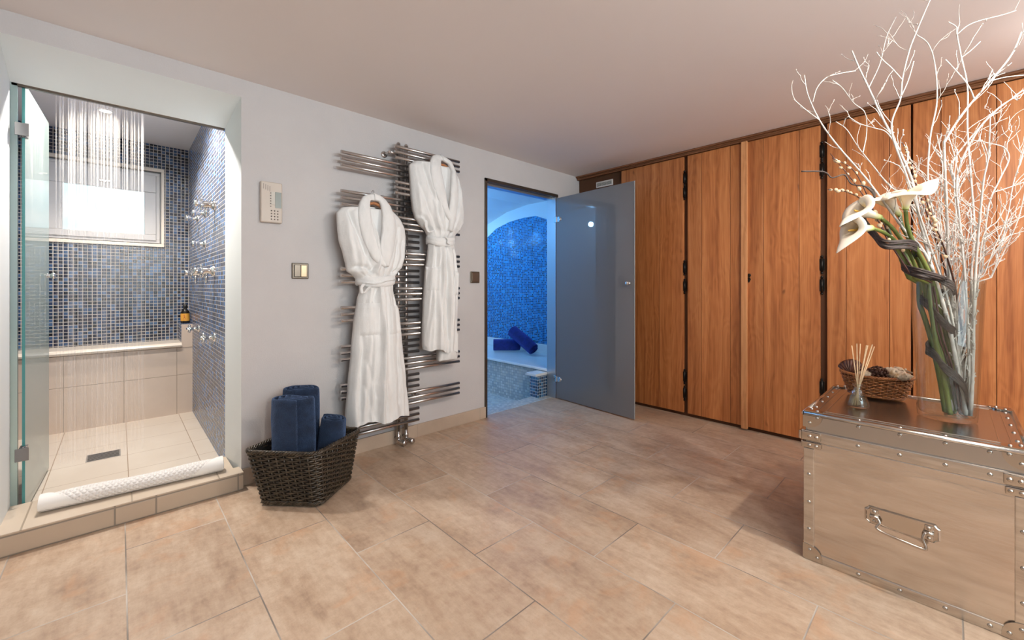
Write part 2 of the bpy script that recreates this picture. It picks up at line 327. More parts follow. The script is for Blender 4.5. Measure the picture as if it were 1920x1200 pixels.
BR = [
('B1', [(2.371, -0.038, 0.621), (2.36, -0.028, 0.709), (2.348, -0.017, 0.787), (2.322, 0.008, 0.974), (2.304, 0.025, 1.064), (2.285, 0.05, 1.184), (2.29, 0.07, 1.289), (2.297, 0.09, 1.409), (2.305, 0.11, 1.551), (2.29, 0.15, 1.687), (2.266, 0.198, 1.824), (2.247, 0.236, 1.945), (2.232, 0.266, 2.037), (2.222, 0.287, 2.11)], 0.0088),
('B1a', [(2.247, 0.236, 1.945), (2.298, 0.206, 2.051), (2.337, 0.189, 2.17), (2.377, 0.162, 2.261)], 0.002),
('B1b', [(2.29, 0.15, 1.687), (2.268, 0.183, 1.753), (2.236, 0.216, 1.771), (2.195, 0.258, 1.79), (2.165, 0.292, 1.822)], 0.0025),
('B2', [(2.282, 0.049, 1.184), (2.261, 0.081, 1.275), (2.223, 0.125, 1.342), (2.181, 0.176, 1.441), (2.133, 0.233, 1.552), (2.061, 0.316, 1.692), (2.022, 0.362, 1.788), (1.998, 0.395, 1.891), (1.994, 0.406, 1.972)], 0.0055),
('B2a', [(2.022, 0.362, 1.788), (1.986, 0.401, 1.831), (1.955, 0.434, 1.873)], 0.0018),
('B2b', [(1.992, 0.378, 1.854), (2.008, 0.367, 1.912), (2.039, 0.341, 1.955), (2.078, 0.305, 1.971), (2.124, 0.263, 1.982)], 0.0016),
('B3', [(2.356, 0.092, 1.416), (2.337, 0.143, 1.503), (2.314, 0.18, 1.546), (2.298, 0.222, 1.622), (2.279, 0.272, 1.715), (2.269, 0.31, 1.799), (2.245, 0.344, 1.837)], 0.004),
('B3a', [(2.251, 0.255, 1.682), (2.286, 0.247, 1.771), (2.306, 0.254, 1.864), (2.282, 0.29, 1.913), (2.265, 0.324, 1.981), (2.241, 0.356, 2.019)], 0.0022),
('B4', [(2.445, -0.053, 0.606), (2.435, -0.043, 0.783), (2.412, -0.022, 0.909), (2.396, -0.007, 1.015), (2.384, 0.004, 1.12), (2.349, 0.01, 1.245), (2.289, 0.014, 1.424), (2.217, 0.02, 1.639), (2.215, 0.015, 1.667), (2.229, -0.02, 1.743), (2.248, -0.056, 1.803), (2.271, -0.095, 1.863), (2.298, -0.144, 1.945), (2.301, -0.168, 2.018)], 0.0075),
('B4a', [(2.271, -0.095, 1.863), (2.306, -0.131, 1.875), (2.359, -0.183, 1.883)], 0.0025),
('B4b', [(2.302, -0.057, 1.819), (2.274, -0.041, 1.867), (2.227, -0.007, 1.922), (2.196, 0.016, 1.955)], 0.0028),
('B5', [(2.404, -0.055, 0.624), (2.407, -0.058, 0.893), (2.404, -0.055, 1.079), (2.4, -0.052, 1.18), (2.405, -0.06, 1.341), (2.395, -0.052, 1.518), (2.38, -0.041, 1.731), (2.377, -0.041, 1.891), (2.359, -0.025, 2.008), (2.345, -0.013, 2.096), (2.343, -0.011, 2.126), (2.32, 0.01, 2.145)], 0.005),
('B5a', [(2.275, -0.012, 2.067), (2.302, -0.041, 2.1), (2.337, -0.075, 2.119), (2.395, -0.13, 2.139), (2.431, -0.164, 2.155)], 0.0012),
('B5b', [(2.359, -0.025, 2.008), (2.384, -0.049, 2.034), (2.411, -0.075, 2.069)], 0.0012),
('B6', [(2.469, -0.048, 0.608), (2.457, -0.037, 0.821), (2.441, -0.022, 0.992), (2.426, -0.007, 1.12), (2.385, 0.044, 1.377), (2.371, 0.066, 1.535), (2.387, 0.061, 1.725), (2.415, 0.042, 1.878), (2.417, 0.048, 2.031), (2.4, 0.067, 2.117), (2.367, 0.1, 2.155)], 0.0055),
('B7', [(2.403, -0.041, 0.621), (2.382, -0.021, 0.808), (2.361, -0.001, 0.995), (2.337, 0.021, 1.12), (2.253, 0.078, 1.367), (2.189, 0.119, 1.548), (2.13, 0.158, 1.721), (2.144, 0.134, 1.833), (2.143, 0.128, 1.909), (2.152, 0.11, 2.01), (2.165, 0.092, 2.075), (2.185, 0.068, 2.155), (2.206, 0.049, 2.218)], 0.005),
('B7a', [(2.089, 0.125, 1.884), (2.054, 0.151, 1.924), (2.025, 0.174, 1.953), (2.003, 0.189, 1.979)], 0.0015),
('B7b', [(2.096, 0.128, 1.828), (2.105, 0.11, 1.884), (2.108, 0.096, 1.948)], 0.0015),
('B8', [(2.422, -0.059, 0.621), (2.428, -0.064, 0.891), (2.434, -0.07, 1.064), (2.435, -0.081, 1.207), (2.406, -0.095, 1.425), (2.417, -0.123, 1.527), (2.428, -0.147, 1.603), (2.407, -0.134, 1.645), (2.366, -0.099, 1.66), (2.31, -0.048, 1.674)], 0.0045),
('B9', [(2.326, -0.051, 0.639), (2.332, -0.056, 1.0), (2.32, -0.061, 1.2), (2.259, -0.07, 1.39), (2.226, -0.077, 1.502), (2.21, -0.087, 1.578), (2.168, -0.09, 1.703)], 0.006),
('B10', [(2.478, -0.057, 0.604), (2.469, -0.048, 0.992), (2.439, -0.031, 1.268), (2.391, -0.007, 1.519), (2.374, 0.003, 1.599), (2.407, -0.036, 1.684), (2.473, -0.107, 1.796), (2.514, -0.15, 1.846), (2.562, -0.199, 1.897)], 0.005),
('B11', [(2.368, -0.049, 0.626), (2.356, -0.038, 1.079), (2.27, -0.02, 1.358), (2.21, -0.013, 1.527), (2.213, -0.059, 1.67), (2.246, -0.116, 1.757), (2.298, -0.179, 1.804)], 0.005),
('B12', [(2.392, -0.058, 0.627), (2.404, -0.069, 1.079), (2.389, -0.081, 1.311), (2.418, -0.118, 1.373), (2.433, -0.142, 1.44)], 0.004),
('B13', [(2.362, -0.079, 1.301), (2.4, -0.13, 1.349), (2.45, -0.19, 1.392)], 0.0018),
('B14', [(2.407, -0.08, 1.202), (2.437, -0.119, 1.263), (2.464, -0.155, 1.329)], 0.0018),
('B15', [(2.336, -0.108, 1.473), (2.366, -0.141, 1.487), (2.408, -0.187, 1.51)], 0.0018),
]
LILY_STEMS = {'A': [(2.326, 0.004, 0.621), (2.305, 0.024, 0.791), (2.271, 0.056, 0.976), (2.226, 0.099, 1.161), (2.189, 0.134, 1.274), (2.117, 0.174, 1.327), (2.055, 0.205, 1.344)], 'B': [(2.382, -0.007, 0.609), (2.354, 0.019, 0.785), (2.324, 0.047, 0.973), (2.287, 0.082, 1.141), (2.248, 0.119, 1.266), (2.193, 0.157, 1.349), (2.13, 0.189, 1.391)], 'D': [(2.438, -0.019, 0.6), (2.413, 0.004, 0.779), (2.382, 0.034, 0.971), (2.345, 0.069, 1.141), (2.302, 0.11, 1.29), (2.274, 0.136, 1.365), (2.266, 0.143, 1.41)], 'C': [(2.388, -0.027, 0.61), (2.367, -0.007, 0.787), (2.337, 0.021, 0.974), (2.271, 0.056, 1.161), (2.212, 0.098, 1.283), (2.179, 0.116, 1.353), (2.146, 0.12, 1.414)], 'E': [(2.372, 0.016, 0.608), (2.351, 0.036, 0.783), (2.331, 0.068, 0.971), (2.299, 0.113, 1.141), (2.261, 0.148, 1.269), (2.25, 0.172, 1.334), (2.251, 0.185, 1.389)]}
MOUTH = {'A': (1.955, 0.286, 1.331), 'B': (2.006, 0.278, 1.424), 'D': (2.174, 0.202, 1.503), 'C': (2.142, 0.109, 1.508)}
TIPS = {'A': (1.933, 0.293, 1.258), 'B': (1.937, 0.289, 1.357), 'D': (2.118, 0.228, 1.478), 'C': (2.214, 0.041, 1.53)}
VINE = [(1.933, 0.403, 1.575), (1.997, 0.343, 1.573), (2.019, 0.321, 1.55), (2.054, 0.288, 1.561), (2.05, 0.265, 1.52), (2.065, 0.223, 1.505), (2.14, 0.207, 1.473), (2.214, 0.247, 1.403), (2.167, 0.21, 1.33), (2.09, 0.172, 1.284), (2.142, 0.109, 1.283), (2.278, 0.091, 1.266), (2.349, 0.12, 1.24), (2.246, 0.134, 1.204), (2.164, 0.075, 1.171), (2.274, 0.012, 1.14), (2.393, -0.004, 1.109), (2.406, 0.052, 1.091), (2.288, 0.095, 1.069), (2.206, 0.069, 1.02), (2.258, 0.021, 0.983), (2.382, -0.007, 0.942), (2.43, 0.03, 0.914), (2.331, 0.068, 0.887), (2.243, 0.049, 0.847), (2.294, -0.007, 0.787), (2.338, -0.035, 0.735), (2.362, -0.043, 0.671), (2.381, -0.048, 0.621)]
WILLOW = [[(2.114, 0.342, 1.67), (2.131, 0.271, 1.546), (2.14, 0.207, 1.411), (2.124, 0.167, 1.302), (2.206, 0.091, 1.12), (2.331, 0.0, 0.791), (2.353, -0.021, 0.623)], [(2.057, 0.341, 1.514), (2.1, 0.3, 1.508), (2.15, 0.253, 1.478), (2.209, 0.198, 1.397), (2.286, 0.124, 1.226), (2.348, 0.066, 1.077), (2.426, -0.007, 0.779), (2.436, -0.031, 0.607)], [(2.329, 0.139, 1.715), (2.34, 0.115, 1.629), (2.339, 0.102, 1.551), (2.361, 0.081, 1.465), (2.386, 0.044, 1.313), (2.418, 0.0, 1.077), (2.434, -0.029, 0.781), (2.415, -0.039, 0.613)], [(2.175, 0.078, 1.498), (2.214, 0.055, 1.4), (2.244, 0.04, 1.342), (2.316, 0.014, 1.243), (2.389, -0.014, 1.078), (2.415, -0.039, 0.785), (2.421, -0.045, 0.613)], [(2.019, 0.321, 1.627), (2.087, 0.257, 1.567), (2.129, 0.19, 1.366), (2.189, 0.134, 1.264), (2.221, 0.062, 1.08), (2.345, -0.014, 0.75), (2.357, -0.025, 0.623)]]
# ================================================================ THE ROOM
YA = 2.76; H = 2.30
ST_('floor', MB().box(-1.7, 3.75, -2.3, 2.80, -.1, 0), 'floor')
ST_('ceiling', MB().box(-1.7, 3.75, -2.3, 2.86, H, H+.1), 'ceiling')
ST_('wall_left', MB().box(-1.8, -1.7, -2.3, 2.76, 0, H), 'plaster')
ST_('wall_right', MB().box(3.66, 3.75, -2.3, 2.76, 0, H), 'plaster')
ST_('wall_behind', MB().box(-1.7, 3.66, -2.4, -2.3, 0, H), 'plaster')
wn = MB()
wn.box(-1.7, -.375, YA, 3.03, 0, H)                         # left of the shower opening
# header with its splayed soffit
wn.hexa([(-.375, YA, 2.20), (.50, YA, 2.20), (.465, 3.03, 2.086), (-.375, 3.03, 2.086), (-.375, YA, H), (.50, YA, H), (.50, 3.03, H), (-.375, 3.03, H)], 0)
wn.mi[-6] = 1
# pier right of the shower with its splayed reveal
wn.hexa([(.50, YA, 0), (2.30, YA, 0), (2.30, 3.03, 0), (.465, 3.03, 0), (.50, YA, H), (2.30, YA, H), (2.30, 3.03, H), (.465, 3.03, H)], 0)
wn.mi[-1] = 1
wn.box(2.30, 3.225, YA, 2.86, 2.045, H)
wn.box(3.225, 4.05, YA, 2.86, 0, H)
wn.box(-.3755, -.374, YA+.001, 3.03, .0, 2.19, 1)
ST_('wall_north', wn, ['plaster', 'reveal'])
# the wall behind the camera: added shelf hiding the fill light, and added window
ST_('added_fill_shelf', MB().box(-.5, 2.9, -2.3, -2.04, 1.80, 1.83).box(-.5, 2.9, -2.06, -2.04, 1.83, 1.87), 'white_paint')
wf = MB()
for x0, x1, z0, z1 in ((-.56, 1.36, .72, .78), (-.56, 1.36, 1.70, 1.76), (-.56, -.50, .78, 1.70), (1.30, 1.36, .78, 1.70)): wf.box(x0, x1, -2.3, -2.09, z0, z1)
ST_('added_window_frame', wf, 'white_paint')
for q in ((1.885, -.446), (1.07, -.285), (2.75, -.75)):
    ST_('trim_downlight_ring', MB().lathe([(.036, -.002), (.038, -.010), (.050, -.008), (.052, -.0005)], (q[0], q[1], H)), 'white_paint')
# skirting
ST_('baseboard_north', MB().box(.505, 2.284, 2.745, YA+.001, 0, .095, c=.002), 'skirt')
# shower step
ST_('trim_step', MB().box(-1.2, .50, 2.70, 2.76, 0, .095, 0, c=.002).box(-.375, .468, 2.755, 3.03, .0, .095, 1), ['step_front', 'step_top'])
ST_('trim_step_edge', MB().box(-1.2, .50, 2.70, 2.80, .0945, .0965), 'step_top')
# shower room shell
ST_('floor_shower', MB().box(-.62, .465, 3.03, 4.58, -.05, .03), 'shower_floor')
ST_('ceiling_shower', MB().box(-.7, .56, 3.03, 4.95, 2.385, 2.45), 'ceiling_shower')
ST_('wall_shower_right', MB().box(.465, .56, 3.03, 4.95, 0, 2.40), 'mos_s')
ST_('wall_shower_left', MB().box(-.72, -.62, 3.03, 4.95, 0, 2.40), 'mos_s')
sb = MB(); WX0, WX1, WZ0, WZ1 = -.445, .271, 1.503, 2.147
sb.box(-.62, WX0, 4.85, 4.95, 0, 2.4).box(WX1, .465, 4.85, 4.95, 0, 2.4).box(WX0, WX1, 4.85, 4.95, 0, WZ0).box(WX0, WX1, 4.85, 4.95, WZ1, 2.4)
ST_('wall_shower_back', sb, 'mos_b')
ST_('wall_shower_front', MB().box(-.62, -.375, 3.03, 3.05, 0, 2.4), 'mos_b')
ST_('trim_shower_header', MB().box(-.37, .463, 3.032, 3.05, 2.075, 2.088), 'dark_frame')
# shower window
wr = thing('window_1', (-.087, 4.85, 1.503), None, None, kind='structure')
t = MB()
for x0, x1, z0, z1 in ((-.465, .291, 2.145, 2.172), (-.465, .291, 1.478, 1.505), (-.465, -.443, 1.505, 2.145), (.269, .291, 1.505, 2.145)):
    t.box(x0, x1, 4.832, 4.862, z0, z1, c=.003)
t.build('window_surround', simple('cream_window_surround', (.72, .64, .55), .4), wr)
t = MB(); a, b, c_, d = -.440, .262, 1.512, 2.135
for x0, x1, z0, z1 in ((a, b, d-.03, d), (a, b, c_, c_+.03), (a, a+.03, c_+.03, d-.03), (b-.03, b, c_+.03, d-.03)): t.box(x0, x1, 4.865, 4.93, z0, z1, c=.003)
t.build('window_frame', 'window_grey', wr)
t = MB(); a, b, c_, d = -.414, .236, 1.534, 2.030+.08
for x0, x1, z0, z1 in ((a, b, 1.958, d), (a, b, c_, 1.585), (a, -.331, 1.585, 1.958), (.158, b, 1.585, 1.958)): t.box(x0, x1, 4.852, 4.90, z0, z1, c=.004)
t.build('window_sash', 'window_grey', wr)
MB().box(-.335, .162, 4.888, 4.896, 1.58, 1.962).build('pane', 'pane', wr)
MB().box(WX0, WX1, 4.90, 4.94, WZ0, WZ1).build('back_board', 'window_grey', wr)
t = MB(); t.box(-.125, -.055, 4.838, 4.856, 2.003, 2.018, c=.003).box(-.10, -.08, 4.825, 4.845, 1.995, 2.012, c=.002); t.build('window_latch', 'steel', wr)
# bench along the back wall of the shower
bn = thing('shower_bench', (-.1, 4.7, .03), 'cream tiled bench with rounded stone seat across the shower back', 'bench')
MB().box(-.62, .465, 4.58, 4.85, .03, .60).build('base', 'bench_tile', bn)
prof = [(4.565, .605), (4.548, .612), (4.541, .625), (4.548, .638), (4.565, .645), (4.849, .645), (4.849, .605)]
t = MB(); n = len(prof)
t.add([(x, y, z) for x in (-.619, .388) for y, z in prof], [tuple(range(n))[::-1], tuple(range(n, 2*n))] + [(k, (k+1) % n, n+(k+1) % n, n+k) for k in range(n)])
t.build('seat', 'cream_slab', bn)
lg = MB(); lg.box(.388, .4645, 4.576, 4.849, .60, .80, 0)
for k in range(6): lg.mi[k] = [1, 1, 0, 1, 1, 1][k]
lg.build('corner_ledge', ['bench_tile', 'mos_s'], bn, label='corner ledge with blue mosaic side')
# shower lamp and rain head
dl = thing('ceiling_spotlight', (-.073, 4.147, 2.385), 'small glowing round spotlight in the shower ceiling', 'spotlight')
MB().lathe([(.0, -.006), (.032, -.006)], (-.073, 4.147, 2.385)).build('lamp_lens', 'lamp', dl)
MB().lathe([(.032, -.004), (.036, -.010), (.046, -.008), (.047, -.001)], (-.073, 4.147, 2.385)).build('trim_ring', 'white_paint', dl)
rh = thing('rain_shower_head', (-.09, 3.86, 2.385), 'flat white rain shower panel in the shower ceiling', 'shower head')
MB().box(-.315, .135, 3.72, 4.02, 2.378, 2.3845, c=.001).build('head_plate', 'ceiling_shower', rh)
random.seed(4)
t = MB()
for k in range(130):
    x = -.305 + .43*random.random(); y = 3.73+.28*random.random(); r = random.choice((.0011, .0014, .002, .003))
    t.tube([(x, y, 2.378), (x, y, 1.3), (x+random.uniform(-.004, .004), y, .032)], [r, r*1.2, r*1.4], 6, False)
wt = NT('falling_water'); n = wt.n; tr = n.new('ShaderNodeBsdfTransparent'); mx = n.new('ShaderNodeMixShader')
wt.b = n.new('ShaderNodeAddShader'); d_ = n.new('ShaderNodeBsdfDiffuse'); l_ = n.new('ShaderNodeBsdfTranslucent'); d_.inputs[0].default_value = l_.inputs[0].default_value = (.95, .93, .92, 1); wt.t.links.new(d_.outputs[0], wt.b.inputs[0]); wt.t.links.new(l_.outputs[0], wt.b.inputs[1])
zf = wt.smooth(wt.pos()[2], 1.3, 2.36, .016, .068); wt.t.links.new(zf, mx.inputs[0]); wt.t.links.new(tr.outputs[0], mx.inputs[1]); wt.t.links.new(wt.b.outputs[0], mx.inputs[2]); wt.t.links.new(mx.outputs[0], wt.out.inputs[0])
t.build('falling_water', wt.m, kind='stuff', label='fine vertical streams of water raining from the shower ceiling', cat='water')
dr = MB(); dr.box(-.155, .005, 3.70, 3.85, .0301, .032, 0)
for k in range(7): dr.box(-.148, -.002, 3.708+.02*k, 3.716+.02*k, .032, .0332, 1)
dr.build('floor_drain', [simple('drain_steel', (.45, .42, .40), .4, .6), 'black'], label='grey slotted drain grate in the cream shower floor', cat='drain')

# steam room shell
SZ = -.15; XS = 3.95
ST_('floor_steam', MB().box(1.9, XS, 2.95, 5.4, SZ-.1, SZ).box(2.28, 3.24, 2.795, 2.955, -.25, .001), 'pale_xy')
ap = [(2.86, 1.74), (3.10, 1.83), (3.486, 1.966), (3.737, 2.052), (3.95, 2.054), (4.238, 2.030), (4.52, 1.962), (4.735, 1.843), (4.95, 1.67), (5.15, 1.44), (5.28, 1.15)]
vp = [(2.86, 2.16), (3.4, 2.22), (3.9, 2.22), (4.3, 2.17), (4.7, 2.05), (5.0, 1.88), (5.3, 1.50)]
t = MB(); t.grid([[(x, y, z) for y, z in vp] for x in (1.9, XS+.01)], smooth=False)
t.grid([[(x, y, z+.05) for y, z in vp] for x in (1.9, XS+.01)], smooth=False)
ST_('ceiling_steam_vault', t, 'steam_vault')
t = MB(); pts = [(XS, 2.86, SZ), (XS, 5.35, SZ), (XS, 5.35, 1.15)] + [(XS, y, z) for y, z in ap[::-1]]
n = len(pts); t.add(pts + [(XS+.09, p[1], p[2]) for p in pts], [tuple(range(n)), tuple(range(n, 2*n))[::-1]])
ST_('wall_steam_end', t, 'steam_mos')
ST_('wall_steam_end_top', MB().box(XS+.004, XS+.08, 2.86, 5.35, 1.1, 2.24), 'steam_vault')
ST_('wall_steam_far', MB().box(1.9, XS, 5.30, 5.40, SZ, 1.6), 'steam_vault')
ST_('wall_steam_left', MB().box(1.85, 1.9, 3.03, 5.35, SZ, 2.2), 'steam_vault')
sbn = thing('steam_bench', (3.6, 4.0, SZ), 'white stone bench with pale mosaic front in the blue steam room', 'bench')
MB().box(3.24, XS-.004, 2.87, 5.29, SZ, .240).build('base', 'pale_yz', sbn)
MB().box(3.255, XS-.004, 2.87, 5.29, .240, .251).build('shadow_gap', 'steam_blk', sbn)
MB().box(3.205, XS-.004, 2.87, 5.29, .251, .279, c=.006).build('seat', 'marble', sbn)
MB().box(XS-.024, XS-.004, 2.87, 5.29, .279, .393, c=.003).build('upstand', 'marble', sbn)
blk = thing('steam_step', (3.14, 2.90, SZ), 'low block with dark blue mosaic and white slab inside the glass doorway', 'step')
bb = MB().box(3.07, 3.22, 2.872, 2.985, SZ, .218); bb.mi[2] = 1; bb.build('base', ['steam_blk', 'steam_blk_x'], blk)
MB().box(3.045, 3.22, 2.872, 3.01, .218, .245, c=.004).build('seat', 'marble', blk)
# door frame of the steam room
fr = MB(); fr.box(2.28, 2.303, 2.747, 2.86, 0, 2.06, c=.001).box(2.28, 3.24, 2.747, 2.80, 2.035, 2.062, c=.001)
ST_('trim_door_frame', fr, 'dark_frame')
ST_('trim_door_jamb', MB().box(3.205, 3.24, 2.752, 2.87, 0, 2.035, c=.001).box(2.303, 3.21, 2.80, 2.87, 2.015, 2.04, c=.001), 'alu_jamb')

def flat_door(name, loc, ang, W, z0, z1, th, glass, edge, knob_s, knob_z, hz, hinge_fn):
    d = thing(name, loc, None, None, kind='structure')
    t = MB(); t.box(0, W, -th/2, th/2, z0-loc[2], z1-loc[2], 0)
    t.mi[-6:] = [1, 1, 0, 1, 0, 1]
    g = t.build('glass_panel', [glass, edge]); g.parent = d
    t = MB(); t.lathe([(.0, .034), (.014, .033), (.018, .026), (.016, .018), (.008, .012), (.008, .004), (.014, .003), (.014, 0)], (W-.055, -th/2, knob_z-loc[2]), (0, -1, 0), 20)
    t.lathe([(.0, .034), (.014, .033), (.018, .026), (.016, .018), (.008, .012), (.008, .004), (.014, .003), (.014, 0)], (W-.055, th/2, knob_z-loc[2]), (0, 1, 0), 20)
    k = t.build('knob', 'chrome'); k.parent = d
    for z in hz:
        h = hinge_fn(th).build('hinge', 'hinge_dark' if hinge_fn is hinge_block else 'chrome'); h.parent = d; h.location = (0, 0, z-loc[2])
    d.rotation_euler = (0, 0, ang); return d
def hinge_tab(th):
    t = MB(); t.box(-.03, .012, -.016, .016, -.03, .03, c=.003)
    for s in (-1, 1):
        t.lathe([(.0, .004), (.024, .003), (.025, 0)], (.045, s*th/2, 0), (0, s, 0), 20); t.box(.0, .045, min(s*th/2, s*(th/2+.004)), max(s*th/2, s*(th/2+.004)), -.025, .025)
    return t
def hinge_block(th):
    t = MB(); t.box(-.040, -.035, -.022, .022, -.030, .030, c=.001).box(-.036, -.01, -.010, .010, -.026, .026, c=.002)
    for s in (-1, 1): t.box(-.012, .026, s*(th/2+.004)-.0035, s*(th/2+.004)+.0035, -.030, .030, c=.002)
    t.tube([(-.012, 0, -.033), (-.012, 0, .033)], .0065, 12); return t
hp = Vector((3.20, 2.735)); fp = Vector((3.142, 1.828)); dv = fp-hp
flat_door('door_2', (hp.x, hp.y, 0), math.atan2(dv.y, dv.x), dv.length, .012, 2.015, .010, 'frost_steam', 'edge_pale', 1, 1.155, (.20, 1.80), hinge_tab)
hp = Vector((-.335, 3.055)); fp = Vector((-.312, 3.70)); dv = fp-hp
flat_door('door_1', (hp.x, hp.y, .03), math.atan2(dv.y, dv.x), dv.length, .045, 2.10, .010, 'frost_shower', 'teal_edge', 1, 1.19, (.33, 1.87), hinge_block)
ST_('trim_door_seal', MB().box(-.374, -.352, 3.032, 3.06, .03, 2.09), 'frost_shower')

# ---------------------------------------------------------------- built-in wardrobe
wd = thing('built_in_wardrobe', (3.6, 1.0, 0), 'wall-wide oak wardrobe with tall boarded doors and black hinges', 'wardrobe')
FX = 3.572
def door(y1, y0, splits, hinge_side=None, hz=(), fx=FX, z0=.03, z1=2.258, name='door', mat='oak', xback=3.60, seed=0):
    ys = [y1] + list(splits) + [y0]; t = MB()
    for k in range(len(ys)-1):
        g = .0012; random.seed(seed*7+k)
        t.box(fx, xback, ys[k+1]+g, ys[k]-g, z0, z1, 0, .05+.9*random.random(), c=.0022)
    t.box(fx+.006, xback-.002, y0+.002, y1-.002, z0+.002, z1-.002, 1)
    d = t.build(name, [mat, 'recess'], wd)
    for z in hz:
        h = MB(); yy = y0 if hinge_side == 'r' else y1; s = -1 if hinge_side == 'r' else 1
        h.tube([(fx-.004, yy+s*.010, z-.052), (fx-.004, yy+s*.010, z+.052)], .0075, 10)
        for e in (-1, 1): h.ball((fx-.004, yy+s*.010, z+e*.058), .009, 10)
        h.box(fx-.003, fx+.004, min(yy, yy+s*.02)-.004, max(yy, yy+s*.02)+.004, z-.042, z+.042)
        h.build('hinge', 'iron', d)
    return d
HZA = (2.07, 1.945, 1.29, 1.13, .345, .20); HZB = (2.075, 1.945, 1.28, 1.135, .42, .29)
door(2.225, 1.605, (2.069, 1.83), 'r', HZA, seed=1)
door(1.572, 1.139, (1.454, 1.226), seed=2)
door(1.108, .634, (.99, .76), 'r', HZB, seed=3)
door(.597, .175, (.492, .274), seed=4)
door(.167, -.34, (.046, -.171), seed=5)
door(-.372, -.85, (-.52, -.70), seed=6)
door(-.86, -1.4, (-1.05, -1.2), seed=7); door(-1.41, -2.28, (-1.7, -2.0), seed=8)
door(2.755, 2.235, (2.56, 2.42), fx=3.605, z0=.0, z1=2.24, name='side_panel', xback=3.62, seed=9)
MB().box(3.548, 3.58, 1.096, 1.139, .014, 2.262, 0, .5, c=.003).build('batten', 'oak_light', wd, label='paler oak cover batten')
t = MB(); t.box(3.560, 3.60, -2.28, 2.755, 2.262, 2.298, 0, .3, c=.002).box(3.535, 3.60, -2.28, 2.755, 2.284, 2.299, 0, .6, c=.004).box(3.55, 3.60, -2.28, 2.755, 2.275, 2.284, 0, .5, c=.003)
t.build('cornice', 'oak_dark', wd)
MB().box(3.60, 3.64, -2.28, 2.755, 0, 2.262).build('carcass', 'recess', wd)
e = MB(); e.lathe([(.0, .003), (.013, .003), (.014, 0)], (3.572, 1.088, 1.215), (-1, 0, 0), 16)
e.add([(3.568, 1.088, 1.205), (3.568, 1.074, 1.185), (3.568, 1.088, 1.155), (3.568, 1.102, 1.185), (3.573, 1.088, 1.205), (3.573, 1.074, 1.185), (3.573, 1.088, 1.155), (3.573, 1.102, 1.185)], [(0, 1, 2, 3), (0, 4, 5, 1), (1, 5, 6, 2), (2, 6, 7, 3), (3, 7, 4, 0)])
e.ball((3.566, 1.088, 1.18), .005, 8); e.build('escutcheon', 'iron', wd)
vt = thing('ventilation_grille', (3.6, 2.434, 2.18), 'small white three-slot air vent high on the oak panel beside the corner', 'vent')
t = MB(); y0, y1, z0, z1 = 2.335, 2.535, 2.148, 2.208
t.box(3.592, 3.604, y0, y1, z0, z1, c=.003); t.build('frame', 'white_paint', vt)
t = MB()
for k in range(3): t.box(3.589, 3.5925, y0+.014+k*.060, y0+.014+k*.060+.052, z0+.014, z1-.014)
t.build('slot', simple('grey_vent_slot', (.16, .17, .15), .6), vt)
t = MB()
for k in range(3):
    for j in range(4): t.box(3.587, 3.590, y0+.016+k*.060, y0+.014+k*.060+.050, z0+.018+j*.0075, z0+.0205+j*.0075)
t.build('slat', 'white_paint', vt)
# ================================================================ THINGS
# ---- wall devices
ic = thing('wall_intercom', (.64, YA, 1.617), 'beige wall intercom with speaker slots and keypad above the double switch', 'intercom')
t = MB(); x0, x1, z0, z1 = .590, .703, 1.50, 1.737
t.box(x0, x1, 2.728, 2.7595, z0, z1, c=.006)
t.build('housing', noisy('beige_plastic', (.58, .50, .43), (.62, .54, .47), 8, .45), ic)
t = MB()
for k in range(4): t.box(x0+.012+k*.011, x0+.0145+k*.011, 2.7272, 2.729, z1-.045-k*.004, z1-.014-k*.004)
t.build('speaker_slot', simple('slot_brown', (.25, .20, .17), .7), ic)
MB().box(x0+.074, x1-.006, 2.7262, 2.729, z0+.088, z1-.056, c=.0006).build('name_panel', simple('grey_green_panel', (.20, .23, .21), .3), ic)
MB().box(x0+.052, x0+.073, 2.7262, 2.729, z0+.106, z1-.056, c=.0006).build('paper_strip', simple('cream_strip', (.60, .56, .50), .5), ic)
bt = simple('button_brown', (.13, .10, .09), .5)
for r in range(4):
    for q in range(3): MB().lathe([(.0, .003), (.0035, .003), (.004, 0)], (x0+.054+q*.0165, 2.7285, z0+.020+r*.0165), (0, -1, 0), 10).build('key', bt, ic)
for r in range(6): MB().box(x0+.047, x0+.053, 2.7258, 2.7285, z0+.092+r*.0155, z0+.097+r*.0155).build('call_button', bt, ic)
bz = noisy('bronze_switch_plate', (.13, .105, .08), (.17, .14, .11), 30, .32, .75); bz2 = simple('bronze_rocker', (.20, .165, .13), .28, .8); bz3 = simple('gold_rocker', (.50, .37, .24), .28, .8)
s1 = thing('light_switch', (.808, YA, 1.222), 'double light switch with bronze frame and one lighter rocker under the intercom', 'switch')
MB().box(.760, .856, 2.750, 2.7597, 1.174, 1.270, c=.004).build('frame', bz, s1)
MB().box(.7715, .8445, 2.7488, 2.752, 1.185, 1.259).build('inset', 'black', s1)
MB().box(.773, .8075, 2.744, 2.751, 1.187, 1.258, c=.0015).build('rocker', bz2, s1)
MB().box(.8095, .843, 2.743, 2.751, 1.187, 1.258, c=.0015).build('rocker', bz3, s1, label='lighter gold rocker')
s2 = thing('light_switch', (2.172, YA, 1.205), 'single square bronze switch beside the steam room doorway', 'switch')
MB().box(2.124, 2.220, 2.750, 2.7597, 1.157, 1.253, c=.004).build('frame', bz, s2)
MB().box(2.137, 2.207, 2.745, 2.752, 1.170, 1.240, c=.0015).build('rocker', bz2, s2)

